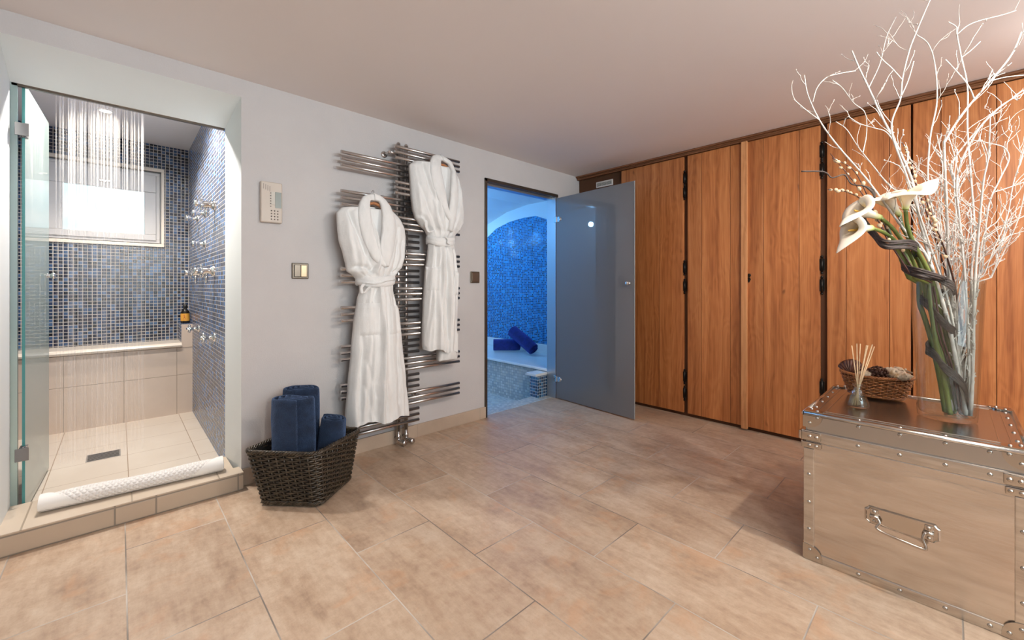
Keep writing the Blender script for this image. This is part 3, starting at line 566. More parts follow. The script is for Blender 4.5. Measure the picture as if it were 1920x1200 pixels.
# ---- towel radiator
rd = thing('towel_radiator', (1.47, 2.70, .09), 'tall chrome towel radiator of staggered horizontal tubes', 'radiator')
YR = 2.668; YP = 2.70
for x in (1.439, 1.500):
    MB().tube([(x, YP, .10), (x, YP, 2.138), ], .0145, 14).ball((x, YP, 2.138), .0145, 12).build('post', 'rad', rd)
# tubes: long ones to the left and to the right in alternating threes
left0 = 1.985; zl = []
for g in range(8):
    zs = [left0-g*.2487-k*.0415 for k in range(3)]
    for z in zs: MB().tube([(1.022, YR, z), (1.585, YR, z)], .0115, 12).build('left_tube', 'rad', rd)
for g in range(8):
    zs = [2.108-g*.2487-k*.0385 for k in range(3)]
    for z in zs: MB().tube([(1.394, YR, z), (1.945, YR, z)], .0115, 12).build('right_tube', 'rad', rd)
for x in (1.36, 1.60):
    for z in (2.06, 1.07, .33):
        if x > 1.5 and z > 2: continue
        MB().tube([(x, YR, z), (x, 2.7595, z)], .010, 10).lathe([(.0, .006), (.022, .006), (.024, 0)], (x, 2.7598, z), (0, -1, 0), 16).tube([(x, YR, z), (1.439 if x < 1.45 else 1.50, YP, z)], .008, 8).build('wall_bracket', 'rad', rd)
for x in (1.439, 1.500):
    v = MB(); v.tube([(x, YP, .12), (x, YP, .055)], .013, 12); v.lathe([(.0, 0), (.017, 0), (.017, .02), (.013, .024), (.013, .05)], (x, YP, .05), (0, 0, 1), 14)
    v.tube(catmull([(x, YP, .055), (x, YP-.01, .035), (x+.006, YP-.045, .03)]), .014, 12)
    v.lathe([(.0, .05), (.016, .048), (.019, .042), (.019, .012), (.014, .006), (.014, 0)], (x+.006, YP-.030, .030), (.12, -1, 0), 14)
    v.tube([(x, YP+.002, .045), (x, 2.744, .045)], .009, 10)
    v.build('valve', 'rad', rd)

# ---- bathrobes
rb = NT('white_terry_cloth'); x, y, z = rb.pos(); nn = rb.noise(rb.vec(x, y, z), 240, 3, .7); n2 = rb.noise(rb.vec(x, y, rb.math('MULTIPLY', z, .35)), 26, 4, .6)
rb.set(Base_Color=rb.ramp(n2, [(.3, (.82, .81, .80)), (.7, (.89, .88, .87))]), Roughness=.95)
rb.b.inputs['Sheen Weight'].default_value = .4
rb.bump(rb.math('ADD', rb.math('MULTIPLY', nn, .6), rb.math('MULTIPLY', n2, 1.4)), .55, .006); M['terry'] = rb.m
hang_wood = noisy('hanger_wood', (.35, .13, .045), (.48, .20, .08), 20, .35)

def interp(tab, q):
    # tab: list of (key, *values) with falling key
    if q >= tab[0][0]: return tab[0][1:]
    for a, b in zip(tab, tab[1:]):
        if q >= b[0]:
            f = (a[0]-q)/(a[0]-b[0]); f = f*f*(3-2*f)*.5+f*.5
            return tuple(lerp(p, r, f) for p, r in zip(a[1:], b[1:]))
    return tab[-1][1:]
def robe(cx, y0, prof, vneck, lap_l, lap_r, belt_z, belt_h, hem, label, seed, centre, pockets, tube_z, tails, hemtilt=0., creases=(), drop=lambda u: 0.):
    """prof: (z, left, right, depth) ; the back lies at y0 and the front bulges towards -y"""
    R = thing('bathrobe', (cx, y0, prof[-1][0]), label, 'bathrobe', 'bathrobes on the towel radiator')
    NS, NZ = 120, 150; ztop = prof[0][0]
    random.seed(seed)
    folds = [(random.uniform(-.95, .95), random.uniform(.022, .05), random.uniform(.3, 1.)) for _ in range(16)]
    CR = [([Vector((a, b)) for a, b in pl], d_, w_) for pl, d_, w_ in creases]
    def surf(s, z):
        l, r, dep = interp(prof, z)
        c = (l+r)/2; hw = (r-l)/2
        s2 = s; u = c+hw*s2
        v = -dep*(max(0, 1-abs(s)**2.6))**.5
        up = z > belt_z
        k = abs(z-belt_z)
        if up: env = min(1, k/.10)*(1-min(1, max(0, (k-.34)/.25)))
        else: env = .55+.45*min(1, k/.3)
        f = 0
        for s0, w_, a in folds:
            ss = s0*(1 + (.0 if up else .12*math.sin(z*5+s0*9)))+ .05*math.sin(z*7+a*10)
            dd = (s-ss)/(w_*(1.7 if up else 2.3)); 
            if abs(dd) < 3: f += a*math.exp(-dd*dd)
        amp = .012 if up else .017
        edge = min(1, (1-abs(s))*5)
        v -= (f*amp-.006)*env*edge
        v += .006*noise.noise(Vector((u*9, z*7, seed)))*edge*2
        v += .004*noise.noise(Vector((u*26, z*16, seed+5)))*edge
        for pl, d_, w_ in CR:
            q = Vector((u, z)); best = 9
            for a, b in zip(pl, pl[1:]):
                ab = b-a; t_ = max(0, min(1, (q-a).dot(ab)/ab.length_squared)); best = min(best, (q-a-ab*t_).length)
            if best < w_*3: v += d_*math.exp(-(best/w_)**2)*edge
        # right front overlaps the left below the belt and runs down
        if not up:
            d = u-centre(z)
            v -= .019*(1/(1+math.exp(-d/.003)))*(1 if d < .30 else 0)*edge
        return u, v
    pts = []
    for j in range(NZ+1):
        z = lerp(ztop, prof[-1][0], j/NZ); row = []
        for i in range(NS):
            s = -1+2*i/(NS-1); u, v = surf(s, z)
            zz = z + (.010*math.sin(s*7+seed)+hemtilt*s)*(j/NZ)**6
            ins = vneck(z)
            if ins and ins[0] < u < ins[1]:
                m = min(1, min(u-ins[0], ins[1]-u)/.012); v = lerp(v, -.050, m)
            zz -= drop(u)*max(0, 1-(ztop-z)/.22)
            row.append((cx+u, y0+v, zz))
        for i in range(NS-1, -1, -4):
            s = -1+2*i/(NS-1); u, v = surf(s, z)
            row.append((cx+u, y0+.004, z + (.010*math.sin(s*7+seed)+hemtilt*s)*(j/NZ)**6 - drop(u)*max(0, 1-(ztop-z)/.22)))
        pts.append(row)
    t = MB(); t.grid(pts, True, False, flip=True)
    # close the shoulders with a rounded cap row, and the hem
    n = len(pts[0]); t.f.append(tuple(range(n))); t.mi.append(0); t.r.append(0.); t.sm.append(True)
    hemrow = [(p[0], y0+(p[1]-y0)*.93, p[2]+.02) for p in pts[-1]]
    t.grid([pts[-1], hemrow], True, False, flip=True)
    t.build('body', 'terry', R)
    # shawl collar: two padded bands meeting behind the neck
    def band(path_o, path_i, name, lift, thick=.016):
        O = catmull([(a, 0, b) for a, b in path_o], 7); I = catmull([(a, 0, b) for a, b in path_i], 7)
        m = min(len(O), len(I)); rows = []
        for k, (o, i_) in enumerate(zip(O, I)):
            row = []
            for q in range(11):
                f = q/10; u = lerp(o.x, i_.x, f); zz = lerp(o.z, i_.z, f)
                l, r, dep = interp(prof, min(zz, ztop)); hw = (r-l)/2; s = max(-1, min(1, (u-(l+r)/2)/hw))
                v = -dep*(max(0.02, 1-abs(s)**2.6))**.5
                top = max(0, (zz-ztop)/.07); v = lerp(v, -.045, min(1, top))
                v -= lift + thick*math.sin(PI*min(1, max(0, f*.96+.02)))**.55 + .0025*noise.noise(Vector((u*40, zz*25, 3)))*2
                row.append((cx+u, y0+v, zz+.002*noise.noise(Vector((u*30, zz*30, 1)))))
            b = [(p[0], p[1]+.020 + (.010 if 0 < q < 10 else 0), p[2]) for q, p in enumerate(row)][::-1]
            rows.append(row+b)
        t = MB(); t.grid(rows, True, False); N = len(rows[0])
        o_ = len(t.v)-N; t.f += [tuple(range(N))[::-1], tuple(range(o_, o_+N))]; t.mi += [0, 0]; t.r += [0., 0.]; t.sm += [False]*2
        return t.build(name, 'terry', R)
    band(lap_l[0], lap_l[1], 'lapel', .004); band(lap_r[0], lap_r[1], 'lapel', .010)
    # belt
    rows = []
    for z, ex in ((belt_z+belt_h/2, .002), (belt_z+belt_h*.42, .010), (belt_z+belt_h*.1, .013), (belt_z, .010), (belt_z-belt_h*.1, .013), (belt_z-belt_h*.42, .010), (belt_z-belt_h/2, .002)):
        l, r, dep = interp(prof, belt_z); c = (l+r)/2; hw = (r-l)/2+ex; row = []
        for i in range(64):
            a = 2*PI*i/64; u = c+hw*math.copysign(abs(math.cos(a))**.8, math.cos(a)); v = -(dep+.012+ex)*math.sin(a) if math.sin(a) > 0 else .006
            row.append((cx+u, y0+v+.003*noise.noise(Vector((u*30, z*40, 2))), z+.010*math.sin(i*.2+1)*(1 if math.sin(a) > 0 else 0)+ .004*noise.noise(Vector((u*20, 4, z*9)))))
        rows.append(row)
    t = MB(); t.grid(rows, True, False, flip=True)
    b = t.build('belt', 'terry', R)
    for path, wd_ in tails:
        P = catmull([(cx+a, y0-c2, z) for a, c2, z in path], 6); t = MB()
        rows = []
        for k, p in enumerate(P):
            ring = []
            for q in range(12):
                a = 2*PI*q/12; ring.append((p.x+wd_*math.cos(a)*(1+.12*math.sin(k*.7)), p.y-.009*math.sin(a), p.z+.002*math.sin(q+k)))
            rows.append(ring)
        t.grid(rows, True, False, flip=True); N = 12; o_ = len(t.v)-N
        t.f += [tuple(range(N)), tuple(range(o_, o_+N))[::-1]]; t.mi += [0, 0]; t.r += [0., 0.]; t.sm += [False]*2
        t.build('belt_tail', 'terry', b)
    for u0, u1, z0, z1 in pockets:
        rows = []
        for j in range(13):
            z = lerp(z0, z1, j/12); row = []
            for i in range(13):
                u = lerp(u0, u1, i/12) + .012*(z1-z)*(1 if u0 > 0 else -1)
                l, r, dep = interp(prof, z); s = (u-(l+r)/2)/((r-l)/2); s = max(-.97, min(.97, s)); _, v = surf(s, z)
                e = .003 if 0 < i < 12 and 0 < j < 12 else -.006
                if j in (10, 11): e += .004
                row.append((cx+u, y0+v-.006-e, z))
            rows.append(row)
        t = MB(); t.grid(rows); t.build('pocket', 'terry', R)
    return R
def hanger(cx, y, ztop, tube_z, label):
    h = thing('coat_hanger', (cx, y, ztop), label, 'hanger', 'wooden hangers in the bathrobes')
    t = MB(); P = catmull([(cx-.115, y, ztop-.128), (cx-.07, y, ztop-.092), (cx, y, ztop-.062), (cx+.07, y, ztop-.092), (cx+.115, y, ztop-.128)], 6)
    t.tube(P, [.009 if k in (0, len(P)-1) else .013 for k in range(len(P))], 10, flat=.8); t.build('shoulder_bar', hang_wood, h)
    t = MB(); r = .022; zc = tube_z+.012
    pts = [(cx, y, ztop-.055), (cx, y, zc-.03)] + [(cx, y+.03*(1-math.cos(a))*.5-.0+.0, zc+.012*math.sin(a)) for a in (0, .8, 1.6, 2.4, 3.1)]
    t.tube(catmull(pts, 5), .0022, 8); t.build('hook', 'steel', h)
    return h
TOPF = lambda z: None
# robe 1 (left, lower)
cx1, zt1 = 1.228, 1.635
R1 = [(1.635, -.215, .205, .075), (1.60, -.245, .222, .085), (1.50, -.24, .228, .098), (1.42, -.232, .226, .105), (1.33, -.205, .218, .115), (1.26, -.188, .195, .115), (1.225, -.182, .165, .110), (1.19, -.135, .138, .100), (1.15, -.100, .124, .088), (1.10, -.098, .125, .088), (1.04, -.115, .14, .098), (.90, -.138, .175, .108), (.70, -.155, .195, .112), (.50, -.175, .220, .116), (.32, -.190, .243, .118), (.255, -.190, .246, .117)]
def v1(z):
    if z < 1.375: return None
    if z > 1.60: return (-.058, .026)
    f = (1.60-z)/.225; return (lerp(-.058, -.004, f), lerp(.026, -.001, f))
LL1 = ([(-.02, 1.735), (-.09, 1.705), (-.130, 1.63), (-.136, 1.55), (-.122, 1.46), (-.094, 1.37), (-.050, 1.295), (.018, 1.250)], [(-.018, 1.688), (-.050, 1.680), (-.062, 1.62), (-.060, 1.56), (-.044, 1.47), (-.020, 1.38), (.008, 1.325), (.040, 1.275)])
LR1 = ([(-.025, 1.737), (.05, 1.710), (.088, 1.64), (.108, 1.56), (.104, 1.46), (.084, 1.37), (.060, 1.30), (.046, 1.255)], [(-.022, 1.690), (.012, 1.680), (.020, 1.62), (.016, 1.56), (.006, 1.47), (-.010, 1.38), (-.004, 1.32), (.022, 1.262)])
robe(cx1, 2.642, R1, v1, LL1, LR1, 1.165, .068, 0, 'white bathrobe hanging lower on the left of the towel radiator, beside the towel basket', 11,
     lambda z: .012+.018*(1.1-z), [(-.118, -.008, .815, 1.02), (.055, .15, .815, 1.00)], 1.74,
     [([(-.095, .085, 1.15), (-.118, .080, 1.12), (-.112, .085, 1.085), (-.092, .095, 1.10), (-.075, .105, 1.125)], .011), ([(-.10, .095, 1.150), (-.04, .113, 1.143), (.02, .118, 1.160), (.08, .105, 1.172), (.118, .07, 1.170)], .012)],
     creases=[([(-.185, 1.60), (-.150, 1.48), (-.10, 1.34), (-.045, 1.245)], .020, .011), ([(.150, 1.55), (.140, 1.45), (.11, 1.33), (.085, 1.22)], .016, .010), ([(.185, 1.45), (.165, 1.32), (.115, 1.22)], .012, .010), ([(-.20, 1.236), (-.14, 1.252), (-.09, 1.246), (-.06, 1.222)], .030, .012), ([(.19, 1.225), (.13, 1.235), (.09, 1.215)], .014, .010),
              ([(-.09, 1.20), (-.05, 1.24), (-.03, 1.27)], .012, .008), ([(.03, 1.20), (.035, 1.26), (.03, 1.31)], .010, .008), ([(-.135, .818), (.0, .812)], .007, .005), ([(.05, .818), (.165, .824)], .006, .005), ([(-.02, 1.10), (-.05, 1.02), (-.045, .93)], .012, .010), ([(-.105, .80), (-.115, .5), (-.125, .27)], .022, .014), ([(.105, 1.06), (.115, .75), (.12, .35)], .016, .013), ([(-.09, .66), (-.03, .42)], .009, .012), ([(-.10, .50), (-.05, .30)], .009, .012)],
     drop=lambda u: .010*max(0, (-u-.10)/.1)+(.085*min(1, max(0, (u-.075)/.135))**1.5))
hanger(1.213, 2.606, 1.735, 1.736-.0, 'wooden hanger inside the lower left bathrobe')
# robe 2 (right, higher)
cx2 = 1.72
R2 = [(2.02, -.20, .165, .075), (1.985, -.235, .205, .085), (1.88, -.228, .222, .100), (1.78, -.222, .228, .108), (1.68, -.208, .232, .112), (1.62, -.190, .226, .112), (1.57, -.150, .200, .105), (1.53, -.100, .165, .09), (1.48, -.078, .130, .08), (1.42, -.078, .130, .08), (1.36, -.085, .14, .09), (1.22, -.105, .155, .10), (1.00, -.120, .158, .105), (.80, -.128, .150, .11), (.69, -.128, .142, .11), (.655, -.122, .138, .105)]
def v2(z):
    if z < 1.66: return None
    if z > 1.96: return (-.012, .072)
    f = (1.96-z)/.30; return (lerp(-.012, .028, f), lerp(.072, .034, f))
LL2 = ([(.0, 2.098), (-.068, 2.075), (-.104, 2.00), (-.104, 1.90), (-.074, 1.79), (-.022, 1.69), (.040, 1.60), (.070, 1.53)], [(.01, 2.055), (-.008, 2.045), (-.020, 1.98), (-.008, 1.90), (.008, 1.80), (.026, 1.70), (.058, 1.64), (.088, 1.54)])
LR2 = ([(-.005, 2.10), (.080, 2.068), (.112, 2.00), (.128, 1.90), (.120, 1.79), (.100, 1.69), (.080, 1.60), (.072, 1.53)], [(.01, 2.056), (.060, 2.035), (.072, 1.98), (.062, 1.90), (.048, 1.80), (.034, 1.70), (.036, 1.64), (.034, 1.54)])
robe(cx2, 2.642, R2, v2, LL2, LR2, 1.462, .062, 0, 'white bathrobe hanging higher on the right of the towel radiator with its hem folded up', 23,
     lambda z: .035+.01*(1.4-z), [(-.108, -.03, 1.10, 1.27), (.075, .135, 1.06, 1.24)], 2.09,
     [([(.005, .108, 1.487), (.022, .116, 1.470), (.020, .116, 1.445), (.03, .112, 1.435)], .008), ([(-.125, .055, 1.60), (-.125, .06, 1.55), (-.105, .07, 1.515), (-.085, .075, 1.53)], .012)], hemtilt=-.02,
     creases=[([(-.15, 2.0), (-.125, 1.88), (-.06, 1.70), (-.005, 1.53)], .018, .010), ([(-.18, 1.85), (-.12, 1.68), (-.05, 1.54)], .012, .011), ([(.155, 1.97), (.150, 1.80), (.11, 1.62), (.075, 1.52)], .018, .010), ([(-.19, 1.64), (-.14, 1.615), (-.11, 1.57), (-.09, 1.53)], .024, .012), ([(.20, 1.55), (.15, 1.52)], .016, .010),
              ([(.045, 1.44), (.035, 1.30), (.03, 1.05), (.035, .75)], .020, .012), ([(-.04, 1.42), (-.055, 1.20), (-.06, .9)], .014, .014), ([(.10, 1.40), (.115, 1.15), (.12, .8)], .014, .013), ([(-.10, 1.27), (-.03, 1.265)], .006, .005), ([(.07, 1.06), (.14, 1.06)], .006, .005)],
     drop=lambda u: .075*min(1, max(0, (u-.085)/.12))**1.3)
t = MB(); rows = []
for j in range(16):
    f = j/15; row = []
    for i in range(20):
        s = i/19; u = lerp(.002, .155, s) - .01*f*(1-s); zz = lerp(.70, .575, f)+.012*s+.006*math.sin(s*5)
        row.append((cx2+u, 2.642-.045-.05*math.sin(PI*min(1, s*.9+.06))-.012*math.sin(PI*f)+.004*math.sin(s*14), zz))
    rows.append(row)
back = [[(p[0], 2.640, p[2]+.006) for p in r][::-1] for r in rows]
t.grid([a+b for a, b in zip(rows, back)], True, False, flip=False); N = 40
t.f.append(tuple(range(15*N, 16*N))); t.mi.append(0); t.r.append(0.); t.sm.append(False)
rbo = [o for o in C.objects if o.name.startswith('bathrobe')][-1]
t.build('folded_hem', 'terry', rbo)
hanger(1.752, 2.606, 2.095, 2.069-.0, 'wooden hanger inside the higher right bathrobe')

# ---- rolled towels
def mat_towel(name, a, b, sc=230, st=.9):
    t = NT(name); g = t.n.new('ShaderNodeTexCoord'); v = g.outputs['Object']
    n1 = t.noise(v, sc, 3, .7); n2 = t.noise(v, 22, 4, .6)
    t.set(Base_Color=t.ramp(n2, [(.3, a), (.7, b)]), Roughness=.95); t.b.inputs['Sheen Weight'].default_value = .7; t.b.inputs['Sheen Roughness'].default_value = .4
    t.b.inputs['Sheen Tint'].default_value = (*[min(1, c*6+.1) for c in b], 1)
    t.bump(t.math('ADD', t.math('MULTIPLY', n1, .7), t.math('MULTIPLY', n2, 1.2)), st, .008); return t.m
M['navy'] = mat_towel('navy_terry', (.008, .017, .042), (.016, .036, .085))
M['navy_b'] = mat_towel('royal_blue_terry', (.006, .012, .10), (.012, .025, .20))
def roll(name, L, R, flat, turns, mat, seed, parent_args, th=.022, wob=.004):
    """spiral roll standing along +z from the origin"""
    r0 = .012; n = int(turns*40); sec = []
    pts = []
    for k in range(n+1):
        a = 2*PI*turns*k/n; r = lerp(r0, R-th/2, k/n)
        w_ = 1+.03*noise.noise(Vector((math.cos(a)*1.5, math.sin(a)*1.5, seed)))*2
        pts.append((Vector((r*math.cos(a)*w_, r*math.sin(a)*w_*flat, 0)), Vector((math.cos(a), math.sin(a)*flat, 0)).normalized()))
    rows = []; h = th*.47
    levels = [(1, 0), (1, .05), (1, .2), (1, .4), (1, .6), (1, .8), (1, .93), (.9, .975), (.5, .995), (0, 1.0), (-.5, .995), (-.9, .975), (-1, .93), (-1, .5), (-1, 0)]
    for k, (p, nrm) in enumerate(pts):
        row = []; dz = .010*noise.noise(Vector((p.x*9, p.y*9, seed*3)))+(.012*(1-k/n))
        for o_, f in levels:
            q = p + nrm*h*o_*(.8 if f > .9 else 1)
            z = f*L + (dz if f > .8 else 0)
            q = q + nrm*wob*noise.noise(Vector((p.x*12, z*10, seed)))*(1 if o_ > 0 else 0)
            row.append((q.x, q.y, z))
        rows.append(row)
    t = MB(); t.grid(rows)
    N = len(levels); o_ = len(t.v)-N
    t.f += [tuple(range(N)), tuple(range(o_, o_+N))[::-1]]; t.mi += [0, 0]; t.r += [0., 0.]; t.sm += [False]*2
    ob = t.build(name, mat, None, None, *parent_args); return ob
gp = 'rolled navy towels in the black basket'
def stand(o, x, y, z, rz, tilt=0, td=0):
    o.location = (x, y, z); o.rotation_mode = 'QUATERNION'
    o.rotation_quaternion = Matrix.Rotation(tilt, 4, Vector((math.cos(td), math.sin(td), 0))).to_quaternion() @ Matrix.Rotation(rz, 4, 'Z').to_quaternion()
a1 = -.757
stand(roll('rolled_towel', .515, .132, .44, 3.3, 'navy', 1, ('navy rolled towel standing tall at the front left of the black wicker basket', 'towel', gp), .022), .682, 2.402, .022, a1+PI, .02, a1)
stand(roll('rolled_towel', .52, .116, .52, 3.2, 'navy', 2, ('navy rolled towel standing furthest back in the black wicker basket against the wall', 'towel', gp), .026), .762, 2.572, .022, a1+PI, .02, 2.2)
stand(roll('rolled_towel', .36, .104, .68, 3.0, 'navy', 3, ('shorter navy rolled towel at the right of the black wicker basket, beside the radiator', 'towel', gp), .026), .858, 2.448, .022, a1+PI*.8, .10, .75)
gs = 'rolled blue towels on the steam room bench'
o = roll('rolled_towel', .35, .086, .95, 4, 'navy_b', 5, ('blue rolled towel lying flat on the steam bench under the leaning one', 'towel', gs), .02)
o.location = (3.575, 4.14, .279+.088); o.rotation_mode = 'QUATERNION'; o.rotation_quaternion = Vector((.727, -.6865, 0)).to_track_quat('Z', 'Y')
o = roll('rolled_towel', .40, .090, .9, 4, 'navy_b', 6, ('blue rolled towel leaning across the other one on the steam bench', 'towel', gs), .02)
o.location = (3.66, 3.86, .565); dv = Vector((.03, -.34, -.20)); o.rotation_mode = 'QUATERNION'; o.rotation_quaternion = dv.to_track_quat('Z', 'Y')

# ---- bath mat on the shower step
bm_ = NT('white_quilted_towelling'); g = bm_.n.new('ShaderNodeTexCoord'); sx = bm_.n.new('ShaderNodeSeparateXYZ'); bm_.t.links.new(g.outputs['UV'], sx.inputs[0])
bm_.set(Base_Color=(.84, .80, .77), Roughness=.9)
a_, b_ = sx.outputs[0], sx.outputs[1]
q1 = bm_.math('ABSOLUTE', bm_.math('SINE', bm_.math('ADD', a_, b_))); q2 = bm_.math('ABSOLUTE', bm_.math('SINE', bm_.math('SUBTRACT', a_, b_)))
bm_.bump(bm_.math('MULTIPLY', q1, q2), .7, .006); M['quilt'] = bm_.m
def bathmat():
    R_ = thing('bath_mat', (.08, 2.83, .095), 'long rolled white bath mat lying on the shower step', 'bath mat')
    A = Vector((-.262, 2.862, .095)); B = Vector((.418, 2.812, .095)); ax = (B-A).normalized(); L = (B-A).length
    side = Vector((0, 0, 1)).cross(ax).normalized(); t = MB(); rows = []; NU = 90; NV = 40; r = .040
    for i in range(NU+1):
        s = i/NU; rr = r*(1-.10*abs(2*s-1)**8)*(1+.05*math.sin(s*9)); c = A+ax*L*s; row = []
        for k in range(NV):
            a = 2*PI*k/NV; w_ = .55 if math.sin(a) < -.6 else 1
            p = c + side*rr*1.12*math.cos(a) + Vector((0, 0, 1))*(rr*.92+max(-rr*.9, rr*.92*math.sin(a))); row.append(p)
        rows.append(row)
    t.grid(rows, True, False); N = NV; o_ = NU*NV
    t.f += [tuple(range(N))[::-1], tuple(range(o_, o_+N))]; t.mi += [0, 0]; t.r += [0., 0.]; t.sm += [False]*2
    ob = t.build('roll', 'quilt', R_)
    uv = ob.data.uv_layers.new(name='UVMap')
    for pl in ob.data.polygons:
        if len(pl.vertices) > 4: continue
        ks = [(v//NV, v % NV) for v in pl.vertices]; wrap = max(k[1] for k in ks)-min(k[1] for k in ks) > 5
        for li, (i, k) in zip(pl.loop_indices, ks): uv.data[li].uv = (i/NU*L/.022*PI/2*2.0, (k+(NV if wrap and k < 5 else 0))/NV*2*PI*r/.020*PI/2*1.6)
    # spiral end and folded corner flaps
    for end, sg in ((A, -1), (B, 1)):
        t = MB(); P = []
        for k in range(70):
            a = k*.27; rr = .004+.032*k/69; P.append(end+ax*sg*.002+side*rr*math.cos(a)*1.1+Vector((0, 0, .037+rr*.9*math.sin(a))))
        t.tube(P, .0042, 6); t.build('rolled_end', 'quilt', R_)
        t = MB(); rows = []
        for i in range(13):
            f = i/12; row = []
            for k in range(17):
                a = lerp(-.50, 2.3, k/16); reach = (.13*(1-abs(k/16-.45)*1.6)) if k/16 < 2 else 0
                reach = .14*max(.05, (1-k/16))
                s = f*reach; c = end-ax*sg*(s-.003); rr = r*1.07
                # the camera side is -side
                p = c - side*rr*1.12*math.cos(a) + Vector((0, 0, rr*.92+rr*.92*math.sin(a))); row.append(p)
            rows.append(row)
        t.grid(rows); t.build('corner_flap', simple('white_flap', (.86, .83, .80), .85), R_)
bathmat()

# ---- taps on the blue side wall
def tap(y, z, kind, label):
    T = thing('shower_tap', (.465, y, z), label, 'tap', 'chrome fittings on the blue shower wall')
    def L(prof, name='body'): return MB().lathe(prof, (.4649, y, z), (-1, 0, 0), 20).build(name, 'chrome', T)
    L([(.030, 0), (.030, .006), (.022, .012), (.012, .016), (.011, .045), (.016, .05), (.016, .06), (.0, .061)] if kind != 'big' else [(.036, 0), (.036, .008), (.026, .014), (.022, .03), (.022, .062), (.016, .068), (.0, .07)], 'rosette')
    if kind == 'jet': MB().lathe([(.012, .055), (.024, .060), (.026, .075), (.022, .084), (.0, .086)], (.4649, y, z), (-1, 0, 0), 20).build('head', 'chrome', T)
    else:
        x0 = .4649-(.062 if kind == 'cross' else .072); r = .026 if kind == 'cross' else .034; t = MB()
        for a in (.4, .4+PI/2):
            e = Vector((0, math.cos(a), math.sin(a))); t.tube([Vector((x0, y, z))-e*r, Vector((x0, y, z))+e*r], .0065, 10)
            for s in (-1, 1): t.ball(Vector((x0, y, z))+e*r*s, .0095, 10)
        t.lathe([(.010, -.004), (.013, .0), (.013, .012), (.008, .022), (.0, .024)], (x0+.002, y, z), (-1, 0, 0), 16); t.build('cross_handle', 'chrome', T)
    if kind == 'big':
        t = MB(); t.lathe([(.012, .07), (.021, .075), (.021, .105), (.017, .112), (.0, .113)], (.4649, y, z), (-1, 0, 0), 18); t.build('dial', 'chrome', T)
        t = MB(); t.tube([(.42, y, z-.02), (.42, y, z-.07)], [.012, .009], 12); t.ball((.42, y, z-.072), .011, 10); t.build('spout', 'chrome', T)
tap(3.398, 1.672, 'big', 'large chrome tap nearest the room, top of the blue shower wall')
tap(3.80, 1.666, 'jet', 'small chrome body jet between the two other top fittings of the shower wall')
tap(4.20, 1.676, 'jet', 'small chrome body jet in the top row closest to the window')
tap(3.82, 1.443, 'jet', 'single chrome body jet between the top row and the mixers')
tap(3.42, 1.232, 'big', 'chrome cross mixer nearest the room in the middle row of the shower wall')
tap(3.95, 1.232, 'big', 'chrome thermostatic mixer in the middle row deeper in the shower')
tap(4.17, .790, 'cross', 'low chrome cross tap near the shower bench ledge')
tap(3.398, .787, 'cross', 'low chrome cross tap nearest the room on the shower wall')

# ---- bottle on the ledge
bo = thing('soap_bottle', (.425, 4.70, .80), 'dark bottle with orange label on the corner ledge', 'bottle')
MB().lathe([(.0, 0), (.030, .0), (.032, .004), (.032, .098), (.026, .112), (.013, .122), (.013, .135)], (.425, 4.70, .8005)).build('glass_body', simple('dark_amber_glass', (.012, .008, .005), .08), bo)
MB().lathe([(.013, .135), (.016, .137), (.016, .168), (.0, .17)], (.425, 4.70, .8)).build('cap', 'black', bo)
t = MB(); t.grid([[(.425+.0326*math.cos(a), 4.70+.0326*math.sin(a), z) for a in [PI*.95+PI*1.0*k/16 for k in range(17)]] for z in (.822, .888)]); t.build('label', simple('orange_label', (.75, .36, .05), .5), bo)
t = MB()
for k, (aa, zz, rr) in enumerate(((4.4, .872, .004), (4.2, .842, .003), (4.7, .842, .003), (4.45, .857, .005))): t.ball((.425+.0330*math.cos(aa), 4.70+.0330*math.sin(aa), zz), rr, 8, sc=(1, 1, 1))
t.build('label_print', simple('label_red_print', (.45, .06, .04), .5), bo)
# ================================================================ BASKETS
def weave(t, pf, rows, stakes, per, amp, r, seg=6, mi=0, samples=6, zj=.0):
    n = stakes*samples
    for q in range(rows):
        tt = (q+.5)/rows; path = []
        for k in range(n):
            s = k/n; p, nm = pf(s, tt); ph = PI*(k/samples) + PI*q
            path.append(p + nm*amp*math.cos(ph) + Vector((0, 0, zj*math.sin(k*.7+q))))
        t.tube(path, r, seg, False, mi, .0, closed=True)
def basket(name, loc, label, cat, pf, hgt, rows, stakes, amp, r, mat, dark, rimr):
    B_ = thing(name, loc, label, cat)
    t = MB(); weave(t, pf, rows, stakes, 1, amp, r); t.build('weave', mat, B_)
    t = MB()
    for k in range(stakes):
        t.tube([pf(k/stakes, q/5)[0] for q in range(6)], r*.9, 6)
    t.build('stakes', mat, B_)
    t = MB(); rows_ = []
    for q in range(5): rows_.append([pf(k/80, q/4)[0]-pf(k/80, q/4)[1]*amp*1.2 for k in range(80)])
    t.grid(rows_, True, False); t.f.append(tuple(range(80))); t.mi.append(0); t.r.append(0.); t.sm.append(False)
    t.build('light_block_liner', dark, B_)  # added dark liner, stops light passing through the weave
    for nm, tv, rr in (('rim', 1.0, rimr), ('foot_rim', 0.0, rimr*.85)):
        t = MB()
        for ph in range(4):
            path = []
            for k in range(260):
                p, no = pf(k/260, tv); a = ph*PI/2+2*PI*k*.085; path.append(p+no*math.cos(a)*rr*.75+Vector((0, 0, math.sin(a)*rr*.75+rr*.9*(1 if tv == 0 else .0))))
            t.tube(path, rr*.52, 6, False, closed=True)
        t.build(nm, mat, B_)
    return B_
